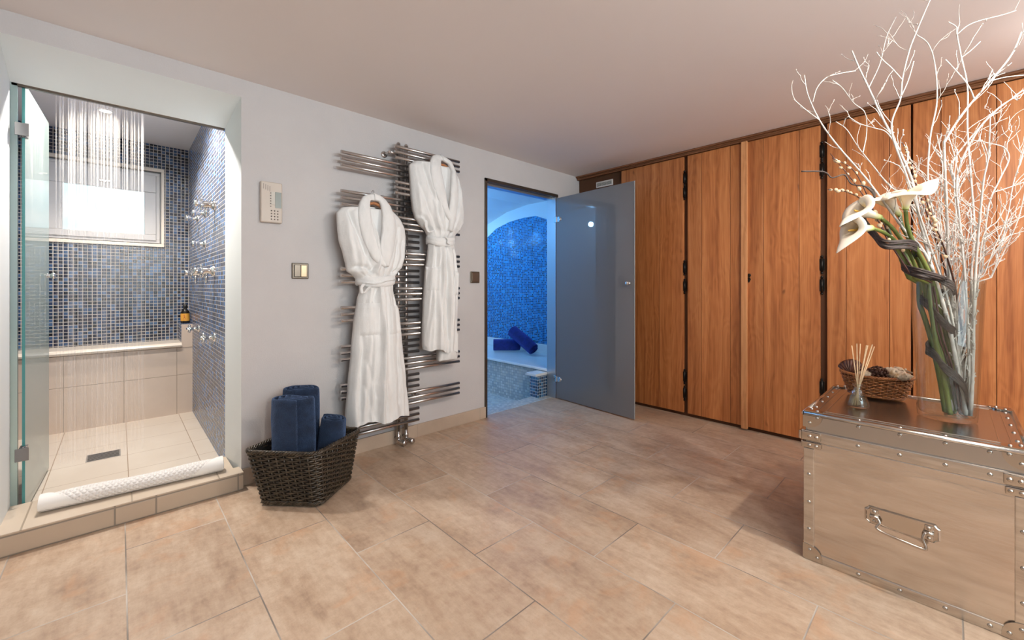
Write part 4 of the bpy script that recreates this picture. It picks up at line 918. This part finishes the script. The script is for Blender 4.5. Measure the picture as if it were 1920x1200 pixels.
def quad_pf(bot, top, z0, z1, rad=.12):
    def loop(Q, s):
        s = (s % 1)*4; k = int(s) % 4; f = s-int(s); a, b = Vector(Q[k]), Vector(Q[(k+1) % 4]); p = a.lerp(b, f)
        c = sum((Vector(q) for q in Q), Vector((0, 0)))/4
        e = min(f, 1-f)
        if e < rad: p = p.lerp(c, .075*(1-e/rad)**2)
        return p, c
    def pf(s, t):
        a, ca = loop(bot, s); b, cb = loop(top, s); p = a.lerp(b, t); z = lerp(z0, z1, t)
        k = int((s % 1)*4); q0 = Vector(bot[k % 4]); q1 = Vector(bot[(k+1) % 4]); d = (q1-q0).normalized(); n = Vector((d.y, -d.x))
        if n.dot(p-ca) < 0: n = -n
        return Vector((p.x, p.y, z)), Vector((n.x, n.y, 0))
    return pf
wick = noisy('black_wicker', (.014, .010, .007), (.080, .056, .034), 45, .30); wdark = simple('wicker_shadow', (.012, .009, .007), .8)
bq = [(.523, 2.443), (.741, 2.209), (.989, 2.411), (.771, 2.640)]; tq = [(.462, 2.515), (.722, 2.222), (1.052, 2.428), (.792, 2.712)]
basket('wicker_basket', (.756, 2.43, 0), 'square flared black wicker basket of navy towels on the stone floor', 'basket', quad_pf(bq, tq, .010, .272), .26, 24, 36, .0062, .0052, wick, wdark, .010)
MB().add([(x, y, .013) for x, y in bq], [(0, 1, 2, 3)]).build('bottom', wdark, [o for o in C.objects if o.name == 'wicker_basket'][0])
TZ = .61
def oval_pf(c, b, t_, z0, z1):
    def pf(s, t):
        a = 2*PI*s; rx = lerp(b[0], t_[0], t); ry = lerp(b[1], t_[1], t)
        return Vector((c[0]+rx*math.cos(a), c[1]+ry*math.sin(a), lerp(z0, z1, t)+(.006*abs(math.sin(a))**2 if t > .9 else 0))), Vector((math.cos(a), math.sin(a), 0)).normalized()
    return pf
wb = noisy('brown_wicker', (.22, .062, .016), (.52, .20, .065), 70, .35); wb2 = simple('brown_wicker_inner', (.06, .02, .008), .8)
basket('wicker_basket', (2.575, .245, TZ), 'small oval brown wicker basket of shells and pods on the metal trunk', 'basket', oval_pf((2.575, .245), (.062, .098), (.082, .128), TZ+.006, TZ+.100), .1, 12, 30, .0036, .0034, wb, wb2, .0065)
# natural finds in the small basket
gpn = 'natural finds in the brown basket'
def podfan():
    t = MB(); rows = []
    for j in range(9):
        f = j/8; row = []
        for i in range(41):
            a = lerp(-1.15, 1.15, i/40); rr = .01+.062*f*(1-.10*abs(a)); row.append((2.545+.004*math.sin(i*PI/2)*f+.03*f*f, .322-rr*math.sin(a)*.9+.01, TZ+.095+rr*math.cos(a)*.95))
        rows.append(row)
    t.grid(rows); o = t.build('seed_pod', noisy('dark_ribbed_pod', (.045, .012, .006), (.16, .055, .028), 60, .4), None, None, 'dark brown ribbed pod fanned open at the left end of the brown basket', 'seed pod', gpn)
    m = o.modifiers.new('thickness', 'SOLIDIFY'); m.thickness = .004
podfan()
pc = MB(); q = Vector((2.52, .235, TZ+.120))
for k in range(60):
    a = k*2.4; h_ = k/60; rr = .030*math.sin(PI*(.12+.8*h_)); p = q+Vector((rr*math.cos(a), (h_-.5)*.075, rr*math.sin(a)))
    pc.ball(p, .0075, 6, sc=(1, 1, .5), axis=(math.cos(a), .6, math.sin(a)))
pc.ball(q, .026, 10, sc=(.8, .8, 1.3), axis=(0, 1, 0)); pc.build('pine_cone', noisy('pine_cone_brown', (.04, .012, .006), (.12, .04, .02), 50, .6), None, None, 'dark scaly pine cone in the middle of the brown basket', 'pine cone', gpn)
shell_m = noisy('pale_shell', (.52, .33, .17), (.86, .74, .60), 40, .4, bump=(90, .5, .004))
for p, r, ax, lb in (((2.545, .185, TZ+.124), .030, (.3, 1, .25), 'largest pale knobbly shell in the brown basket'), ((2.52, .150, TZ+.116), .023, (.2, -1, .2), 'pale shell at the front right rim of the brown basket'), ((2.60, .165, TZ+.124), .024, (.6, .5, .4), 'tan shell behind the pale ones in the brown basket'), ((2.505, .272, TZ+.112), .020, (0, 1, .1), 'small brown shell in front of the dark pod')):
    t = MB(); prof = []
    for k in range(15):
        f = k/14; prof.append((max(.0005, r*math.sin(PI*f)**.8*(1-.35*f)*(1+.12*math.sin(k*2.6))), (f-.45)*r*2.9))
    t.lathe(prof, p, ax, 18)
    for k in range(8): a = k*.8; t.ball(Vector(p)+Vector((r*.8*math.cos(a), r*.9*math.cos(a*1.7), r*.6*math.sin(a))), r*.22, 6)
    t.build('sea_shell', shell_m, None, None, lb, 'shell', gpn)
t = MB(); t.tube(catmull([(2.62, .20, TZ+.10), (2.63, .165, TZ+.128), (2.655, .125, TZ+.118)]), [.004, .006, .004]*5+[.004]*2, 8); t.build('driftwood_twig', noisy('driftwood', (.14, .07, .035), (.3, .17, .09), 40, .8), None, None, 'thin brown twig poking out of the right end of the brown basket', 'twig', gpn)

# ================================================================ TRUNK
al = NT('polished_aluminium_sheet'); x, y, z = al.pos(); nz = al.noise(al.vec(al.math('MULTIPLY', x, 1.2), al.math('MULTIPLY', y, 1.5), al.math('MULTIPLY', z, 7)), 3.5, 5, .55, .3)
al.set(Base_Color=al.ramp(nz, [(.3, (.56, .50, .45)), (.7, (.72, .66, .60))]), Metallic=1, Roughness=al.ramp(nz, [(.3, (.16,)*3), (.7, (.27,)*3)])); al.bump(nz, .22, .010); M['alu'] = al.m
al = NT('aluminium_band'); x, y, z = al.pos(); nz = al.noise(al.vec(x, al.math('MULTIPLY', y, 1.0), al.math('MULTIPLY', z, 9)), 8, 4); al.set(Base_Color=al.ramp(nz, [(.3, (.50, .46, .42)), (.7, (.70, .66, .61))]), Metallic=1, Roughness=.24); al.bump(nz, .1, .004); M['alu2'] = al.m
M['nickel'] = simple('nickel_fittings', (.52, .46, .40), .16, 1)
M['rivet'] = simple('steel_rivet', (.48, .45, .41), .22, 1)
X0, X1, Y0, Y1 = 2.068, 2.738, -.171, .422
tk = thing('metal_trunk', ((X0+X1)/2, (Y0+Y1)/2, 0), 'square polished aluminium trunk with riveted edges standing on the floor at the right', 'trunk')
MB().box(X0+.003, X1-.003, Y0+.003, Y1-.003, .003, .49, c=.006).build('body', 'alu', tk)
lid = MB().box(X0+.003, X1-.003, Y0+.003, Y1-.003, .494, .606, c=.008)
lid_o = lid.build('lid', simple('brushed_lid_aluminium', (.50, .475, .45), .25, 1), tk)
t = MB(); b0 = .060   # pressed frame on the lid top
for a, b, c_, d in ((X0+b0, X1-b0, Y0+b0, Y0+b0+.004), (X0+b0, X1-b0, Y1-b0-.004, Y1-b0), (X0+b0, X0+b0+.004, Y0+b0, Y1-b0), (X1-b0-.004, X1-b0, Y0+b0, Y1-b0)): t.box(a, b, c_, d, .6055, .6075, c=.0008)
for a, b, c_, d in ((X0+.034, X1-.034, Y0+.034, Y0+.036), (X0+.034, X1-.034, Y1-.036, Y1-.034), (X0+.034, X0+.036, Y0+.034, Y1-.034), (X1-.036, X1-.034, Y0+.034, Y1-.034)): t.box(a, b, c_, d, .6055, .608)
t.build('pressed_rib', 'alu2', lid_o)
def edge_strips():
    w_ = .034; e = .0018; t = MB()
    for x0, x1 in ((X0-e, X0+w_), (X1-w_, X1+e)):
        for y0, y1 in ((Y0-e, Y0+w_), (Y1-w_, Y1+e)): t.box(x0, x1, y0, y1, .02, .46, c=.003)
    t.box(X0-e, X1+e, Y0-e, Y1+e, .0, .036, c=.003)
    t.build('edge_strip', 'alu2', tk)
    t = MB(); t.box(X0-.008, X1+.008, Y0-.008, Y1+.008, .491, .534, c=.004); t.build('closing_band', 'alu2', tk)
    t = MB()
    for y in (Y0, Y1): t.tube([(X0, y, .601), (X1, y, .601)], .0085, 12)
    for x in (X0, X1): t.tube([(x, Y0, .601), (x, Y1, .601)], .0085, 12)
    t.build('rolled_edge', 'alu2', lid_o)
edge_strips()
def rivet(c, n, r=.0068): MB().lathe([(.0, .0045), (r*.5, .0040), (r*.85, .0025), (r, 0)], c, n, 14).build('rivet', 'rivet', tk)
YRV = [.248, .131, .016, -.085]; ZRV = (.352, .238, .127)
for y in YRV:
    for z, off in ((.018, .001), (.513, .005), (.584, .0)): rivet((X0-(.0018 if z < .1 else .008 if z < .55 else -.003), y, z), (-1, 0, 0))
for z in ZRV:
    for y in (Y1-.017, Y0+.017): rivet((X0-.0018, y, z), (-1, 0, 0))
    for x in (X0+.017, X1-.017): rivet((x, Y1+.0018, z), (0, 1, 0))
for x in (2.19, 2.31, 2.43, 2.55, 2.65):
    for z in (.018, .513): rivet((x, Y1+(.0018 if z < .1 else .008), z), (0, 1, 0))
    for y in (Y0+.020, Y1-.020): rivet((x, y, .6062), (0, 0, 1), .006)
for y in YRV[:3]:
    for x in (X0+.022, X1-.02): rivet((x, y, .6062), (0, 0, 1), .006)
def corner(x, y, z, sx, sy, sz):
    # three-sided cap with rounded plates
    t = MB(); R_ = .062
    for ax in range(3):
        pts = []; n = 10
        for k in range(n+1):
            a = PI/2*k/n; pts.append((R_*math.sin(a)**.75, R_*math.cos(a)**.75))
        o = -.0015 if ax < 2 else -.0015; ring = [(0, 0)]+pts
        def mp(u, v, d):
            if ax == 0: return (x+sx*(-d), y+sy*u, z+sz*v)
            if ax == 1: return (x+sx*u, y+sy*(-d), z+sz*v)
            return (x+sx*u, y+sy*v, z+sz*(-d))
        A = [mp(u, v, .0045) for u, v in ring]; B_ = [mp(u, v, -.001) for u, v in ring]; N = len(ring)
        t.add(A+B_, [tuple(range(N)), tuple(range(N, 2*N))[::-1]]+[(k, (k+1) % N, N+(k+1) % N, N+k) for k in range(N)])
    t.ball((x+sx*.004, y+sy*.004, z+sz*.004), .0075, 10)
    t.build('corner_cap', 'nickel', tk)
    for u, v in ((.020, .042), (.045, .018)):
        if sx > 0: rivet((x-sx*.0045, y+sy*u, z+sz*v), (-1, 0, 0), .0062)
        if sy < 0: rivet((x+sx*u, y+.0045, z+sz*v), (0, 1, 0), .0062)
        if sz < 0: rivet((x+sx*u, y+sy*v, z+.0047), (0, 0, 1), .0055)
for xx, sx in ((X0, 1), (X1, -1)):
    for yy, sy in ((Y0, 1), (Y1, -1)):
        corner(xx, yy, .002, sx, sy, 1); corner(xx, yy, .608, sx, sy, -1)
for yy, s in ((Y1, -1), (Y0, 1)):
    t = MB(); ya, yb = sorted((yy-s*.006, yy+s*.058))
    t.box(X0-.016, X0-.006, ya, yb, .496, .530, c=.003)
    if s < 0: t.box(X0-.016, X0+.05, yy+.006, yy+.016, .496, .530, c=.003)
    for q in (.022, .045): t.lathe([(.0, .005), (.004, .0045), (.0072, 0)], (X0-.016, yy+s*q, .513), (-1, 0, 0), 12)
    t.build('hinge_strap', 'nickel', tk)
    t = MB(); t.box(X0-.012, X0-.001, ya, yb-.004 if s > 0 else yb, .463, .488, c=.003)
    if s < 0: t.box(X0-.008, X0+.05, yy+.001, yy+.009, .463, .489, c=.002)
    for q in (.020, .043): t.lathe([(.0, .005), (.004, .0045), (.007, 0)], (X0-.012, yy+s*q, .476), (-1, 0, 0), 12)
    t.build('hinge_strap', 'nickel', tk)
hd = thing('handle_plate', (0, 0, 0), None, None)
bpy.data.objects.remove(hd)
cy, cz = .128, .262; hw, hh = .101, .031; nt = .012
oct_ = [(-hw+nt, -hh), (hw-nt, -hh), (hw-nt*.6, -hh+nt*.6), (hw, -hh+nt), (hw, hh-nt), (hw-nt*.6, hh-nt*.6), (hw-nt, hh), (-hw+nt, hh), (-hw+nt*.6, hh-nt*.6), (-hw, hh-nt), (-hw, -hh+nt), (-hw+nt*.6, -hh+nt*.6)]
t = MB(); N = len(oct_)
lv = [(X0+.003, 1.0), (X0-.003, 1.0), (X0-.006, .955), (X0-.0045, .93)]
t.add([(xx, cy+u*k, cz+v*k) for xx, k in lv for u, v in oct_], [tuple(range(3*N, 4*N))]+[(j*N+k, j*N+(k+1) % N, (j+1)*N+(k+1) % N, (j+1)*N+k) for j in range(3) for k in range(N)])
hp_ = t.build('handle_plate', 'nickel', tk)
for s in (-1, 1):
    t = MB(); yy = cy+s*.072
    t.box(X0-.010, X0-.003, yy-.011, yy+.011, cz-.024, cz+.026, c=.003); t.lathe([(.0, .004), (.005, .003), (.0065, 0)], (X0-.010, yy, cz+.018), (-1, 0, 0), 12).lathe([(.0, .004), (.005, .003), (.0065, 0)], (X0-.010, yy, cz-.017), (-1, 0, 0), 12)
    t.tube([(X0-.014, yy-.013, cz+.001), (X0-.014, yy+.013, cz+.001)], .0065, 12); t.build('handle_bracket', 'nickel', hp_)
t = MB(); t.tube(catmull([(X0-.016, cy+.064, cz+.002), (X0-.022, cy+.056, cz-.014), (X0-.028, cy+.064, cz-.032), (X0-.030, cy+.045, cz-.040), (X0-.032, cy, cz-.046), (X0-.030, cy-.045, cz-.052), (X0-.028, cy-.066, cz-.050), (X0-.022, cy-.058, cz-.020), (X0-.016, cy-.064, cz+.002)], 8), .0048, 12)
t.build('bail_handle', 'nickel', hp_)

# ================================================================ REED DIFFUSER
df = thing('reed_diffuser', (2.30, .277, TZ), 'conical clear glass reed diffuser bottle on the trunk before the brown basket', 'diffuser')
cxd, cyd = 2.30, .277; z0 = TZ+.0005
MB().lathe([(.0, 0), (.034, 0), (.038, .003), (.039, .010), (.033, .035), (.018, .072), (.0135, .082), (.0135, .088), (.018, .090), (.019, .096), (.018, .100), (.0125, .100), (.0115, .088), (.0115, .080), (.016, .070), (.030, .034), (.036, .012), (.034, .006), (.0, .006)], (cxd, cyd, z0), seg=32).build('bottle', 'glass', df)
MB().lathe([(.0, .0065), (.0335, .0068), (.0352, .012), (.0305, .031), (.0275, .040), (.0, .040)], (cxd, cyd, z0), seg=32).build('oil', clear_glass('diffuser_oil', (.98, .93, .80)), df)
rw = noisy('rattan_reed', (.62, .40, .22), (.80, .58, .36), 50, .7)
RX, RY = .727, -.6865
for k, (du, dd, lz) in enumerate(((-.026, .0, .262), (.012, .02, .268), (.030, -.01, .262), (.036, .03, .266), (.044, -.02, .268), (.050, .015, .262), (.056, -.008, .268), (.060, .02, .260), (.071, .0, .258))):
    tx, ty = cxd+RX*du+RY*-dd*.0+dd*.6865, cyd+RY*du+dd*.727
    bx, by = cxd-(tx-cxd)*.32, cyd-(ty-cyd)*.32
    MB().tube([(bx, by, z0+.0085), (tx, ty, z0+lz)], .0019, 8).build('reed_stick', rw, None, None, {0: 'diffuser reed leaning alone to the far left of the bunch', 1: 'upright diffuser reed standing apart second from the left', 8: 'diffuser reed leaning furthest right out of the bottle'}.get(k, 'thin pale rattan reed in the dense bunch of the diffuser'), 'reed', 'reeds in the diffuser')

# ================================================================ VASE AND FLOWERS
VX, VY = 2.36, .015
vs = thing('glass_vase', (VX, VY, TZ), 'tall clear glass cylinder vase of white branches and callas on the trunk', 'vase')
MB().lathe([(.0, .0005), (.078, .0005), (.083, .004), (.084, .02), (.104, .536), (.1035, .538), (.1010, .536), (.0805, .03), (.077, .020), (.0, .018)], (VX, VY, TZ), seg=56).build('glass_body', 'glass', vs)
bw = noisy('white_painted_birch', (.56, .52, .48), (.72, .68, .64), 35, .8, bump=(120, .4, .003))
def zlim(p): p = Vector(p); p.z = min(p.z, 2.285); return p
def in_vase(p):
    # keep below-rim points inside the glass
    p = Vector(p)
    if p.z < TZ+.545:
        r = .076+(.100-.080)*max(0, (p.z-TZ)/.54); d = Vector((p.x-VX, p.y-VY)); m = r-.007
        if d.length > m: d = d*(m/d.length); p.x, p.y = VX+d.x, VY+d.y
        p.z = max(p.z, TZ+.024)
    return zlim(p)
def twig(t, p, d, L, r, depth, rng):
    n = 5; pts = [Vector(p)]; dd = Vector(d).normalized()
    for k in range(n):
        dd = (dd+Vector((rng.uniform(-.3, .3), rng.uniform(-.3, .3), rng.uniform(-.16, .28)))).normalized()
        q = pts[-1]+dd*L/n
        if q.z > 2.27 or (q-Vector((VX, VY, q.z))).length > .62: break
        pts.append(in_vase(q))
    if len(pts) < 2: return
    m = len(pts); t.tube([zlim(p_) for p_ in pts], [lerp(r, r*.55, k/(m-1)) for k in range(m)], 5)
    for k in range(1, m):
        if rng.random() < .5: t.ball(pts[k]+Vector((rng.uniform(-1, 1), rng.uniform(-1, 1), .5))*r*1.1, r*1.7, 6)
    if depth > 0:
        for k in range(1, m):
            if rng.random() < .55: twig(t, pts[k], (dd+Vector((rng.uniform(-1, 1), rng.uniform(-1, 1), rng.uniform(-.3, .9)))).normalized(), L*.55, r*.72, depth-1, rng)
def branch(t, pts, r, rng, dens=1.0, tl=.10, mn=.0016):
    P = [in_vase(p) for p in catmull(pts, 6)]; n = len(P)
    R_ = [max(mn, lerp(r, r*.28, (k/(n-1))**.7)*(1+.10*math.sin(k*1.9))) for k in range(n)]
    t.tube(P, R_, 8)
    L = 0
    for k in range(2, n-1):
        L += (P[k]-P[k-1]).length
        if P[k].z < TZ+.12: continue
        if L > (.045 if P[k].z < 1.75 else .085)/dens:
            L = 0; ax = (P[k+1]-P[k-1]).normalized(); s = Vector((rng.uniform(-1, 1), rng.uniform(-1, 1), rng.uniform(-.2, .6)))
            inside = P[k].z < TZ+.56
            t.ball(P[k]+s*R_[k]*.6, R_[k]*1.15, 6)
            twig(t, P[k], ax*.7+s*.8, (tl*.45 if inside else tl*rng.uniform(.5, 1.4)), max(.0012, min(.0024, R_[k]*.5)), 0 if inside else (1 if rng.random() < .5 else 0), rng)
lab0 = 'thin white painted birch branch among the crowded ones in the glass vase'
LB = {'B1': 'thickest white birch branch, cut end low in the vase, leaning left over the callas', 'B4': 'thick white birch branch rising straight then reaching up to the far right by the ceiling',
      'B7': 'white birch branch whose tip reaches highest, up to the ceiling', 'B8': 'white birch branch bending in a loop at the far right of the vase'}
sub = {'B1': ['B1a', 'B1b', 'B2', 'B2a', 'B2b', 'B3', 'B3a'], 'B4': ['B4a', 'B4b'], 'B5': ['B5a', 'B5b'], 'B7': ['B7a', 'B7b'], 'B8': ['B13', 'B14', 'B15']}
BD = {n: (p, r) for n, p, r in BR}; used = set(sum(sub.values(), []))
gb = 'white birch branches in the vase'
for i, (n_, p, r) in enumerate(BR):
    if n_ in used: continue
    rng = random.Random(100+i); t = MB(); branch(t, p, r, rng, 1.0)
    for s in sub.get(n_, []): branch(t, BD[s][0], BD[s][1], rng, .8, .07)
    t.build('birch_branch', bw, None, None, LB.get(n_, lab0), 'branch', gb)
rng = random.Random(77)
for i in range(18):
    a = rng.uniform(0, 2*PI); rr = rng.uniform(.0, .05); b = Vector((VX+.028+rr*math.cos(a)*.6, VY-.018+rr*math.sin(a)*.6, TZ+.03)); top = rng.uniform(1.32, 1.95)
    # lean to the camera's right so the bush fills the right half of the vase
    lean = Vector((.727, -.6865, 0))*rng.uniform(-.10, .13)+Vector((.6865, .727, 0))*rng.uniform(-.16, .16); P = []
    for k in range(9):
        f = k/8; P.append(b+Vector((0, 0, (top-b.z)*f))+lean*f**1.4+Vector((.727, -.6865, 0))*.03*f+Vector((rng.uniform(-1, 1), rng.uniform(-1, 1), 0))*.012*(k > 0))
    t = MB(); branch(t, P, rng.uniform(.0028, .0042), rng, 1.1, .09); t.build('birch_branch', bw, None, None, lab0, 'branch', gb)

# calla lilies
stm = NT('calla_stem_green'); x, y, z = stm.pos(); stm.set(Base_Color=stm.ramp(stm.noise(stm.vec(x, y, stm.math('MULTIPLY', z, .4)), 14, 3), [(.3, (.075, .105, .02)), (.7, (.20, .225, .055))]), Roughness=.35)
spt = NT('calla_spathe'); c_ = spt.attr('rnd'); spt.set(Base_Color=spt.ramp(c_, [(0, (.26, .36, .07)), (.10, (.62, .60, .26)), (.28, (.76, .64, .47)), (1, (.82, .73, .62))]), Roughness=.42, Subsurface_Weight=.25, Subsurface_Radius=(.02, .015, .01), Subsurface_Scale=.5)
spx = simple('calla_spadix', (.80, .48, .08), .6)
def lily(key, label, size, roll_a):
    st = [Vector(p) for p in LILY_STEMS[key]]; base = st[-1]; m = Vector(MOUTH[key]); ax = (m-base); Lh = ax.length*1.02; ax.normalize()
    tip = Vector(TIPS[key])-base; tip = (tip-ax*tip.dot(ax)); tip = tip.normalized() if tip.length > 1e-4 else Vector((0, 0, 1)); sd = ax.cross(tip)
    T = thing('calla_lily', tuple(base), label, 'calla lily', 'calla lilies in the vase')
    P = [in_vase(p) for p in catmull(st, 7)]
    MB().tube(P, [.0085*(1-.25*k/len(P)) for k in range(len(P))], 12).build('stem', stm.m, T)
    t = MB(); rows = []; NR = 26; NA = 44
    for j in range(NR+1):
        f = j/NR; row = []
        for i in range(NA+1):
            a = -PI*1.03+2.06*PI*i/NA        # a=0 points to the tip side, overlap opposite
            e = abs(a)/PI
            long_ = Lh*(.80+.42*max(0, math.cos(a/2))**8 - .12*e**3)
            r = (.0075+size*(.12*f+.55*f**2.3))*(1+.12*e*0)
            if f > .78: r += size*.40*((f-.78)/.22)**1.7*(.75+.6*max(0, math.cos(a))**2)
            h_ = long_*f
            if f > .80: h_ -= .028*((f-.80)/.20)**2*(1-max(0, math.cos(a))**3)
            r *= (1-.0*e); sp = .004*(1 if a > 0 else -.2)*e**4
            d = tip*math.cos(a)+sd*math.sin(a)
            wv = .004*math.sin(a*3+roll_a)*f**4
            pinch = 1-.55*max(0, math.cos(a/2))**14*max(0, (f-.75)/.25)
            row.append(base+ax*(h_+wv)+ (tip*math.cos(a)+sd*math.sin(a)*pinch)*(r+sp) + (tip*.012*f**5*max(0, math.cos(a))**4))
        rows.append(row)
    for j in range(NR):
        vs_ = rows[j]+rows[j+1]; n_ = NA+1
        t.add(vs_, [(i, i+1, n_+i+1, n_+i) for i in range(NA)], 0, max(.001, (j+.5)/NR), True)
    o = t.build('spathe', spt.m, T, weld=.00001)
    sm = o.modifiers.new('thickness', 'SOLIDIFY'); sm.thickness = .0014
    MB().tube([base+ax*Lh*.12, base+ax*Lh*.72], [.005, .0035], 10).ball(base+ax*Lh*.72, .0036, 8).build('spadix', spx, T)
lily('A', 'lowest calla lily, pointing left with its tip hanging down', .050, .5)
lily('B', 'calla lily just above the lowest one, opening to the left', .060, 1.5)
lily('C', 'upright calla lily with a wide cup, the one nearest the white branches', .068, 2.5)
lily('D', 'calla lily between the upright one and the two left-facing ones', .060, 3.5)
P = [in_vase(p) for p in catmull(LILY_STEMS['E'], 7)]
MB().tube(P, [.0085]*len(P), 12).build('flower_stem', stm.m, None, None, 'thick green stem at the left of the bundle in the vase', 'stem')
# twisted bark vine around the stems
bark = noisy('dark_bark', (.022, .014, .012), (.085, .062, .055), 30, .6, bump=(160, .6, .004), stretch=(1, 1, 3))
t = MB(); VP = catmull(VINE, 7); n = len(VP)
for q in range(6):
    path = []; rr = []
    for k, p in enumerate(VP):
        f = k/(n-1); on = min(1, max(0, (f-.17)/.06))*min(1, max(0, (1-f)/.08)); dz = (q-2.5)*.0058*on; dy = .0035*math.sin(q*2+k*.35)*on
        path.append(in_vase(p+Vector((dy, 0, dz+.0015*math.sin(k*.5+q*1.7)*on)))); rr.append(lerp(.0022 if q < 2 else .0004, .0042+.0008*math.sin(k*.4+q), max(on, .15 if q < 2 else 0)))
    t.tube(path, rr, 7)
t.build('bark_vine', bark, None, None, 'twisted dark bark strips wound around the calla stems', 'vine')
wl = simple('willow_bark_red_brown', (.07, .022, .015), .5); cat_m = noisy('willow_catkin', (.62, .42, .25), (.80, .62, .42), 90, .9)
wlab = ['pussy willow twig reaching furthest left above the callas', 'short pussy willow twig pointing left below the dark vine tip', 'pussy willow twig rising straight above the upright calla', 'pussy willow twig between the upright calla and the white branches', 'pussy willow twig running close beside the uppermost left one']
for k, pth in enumerate(WILLOW):
    T = thing('pussy_willow_twig', pth[-1], wlab[k], 'twig', 'pussy willow twigs in the vase'); P = [in_vase(p) for p in catmull(pth, 8)]; n = len(P)
    MB().tube(P, [lerp(.0014, .0032, min(1, i/n*1.5)) for i in range(n)], 7).build('stem', wl, T)
    rng = random.Random(k+5)
    for i in range(2, int(n*.55), 2):
        d = (P[i-1]-P[i+1]).normalized(); s = Vector((rng.uniform(-1, 1), rng.uniform(-1, 1), rng.uniform(-1, 1))); s = (s-d*s.dot(d)).normalized(); r = rng.uniform(.0045, .0072)
        MB().ball(P[i]+s*r*.7, r, 10, sc=(1, 1, 1.35), axis=d+s*.4).build('catkin', cat_m, T)
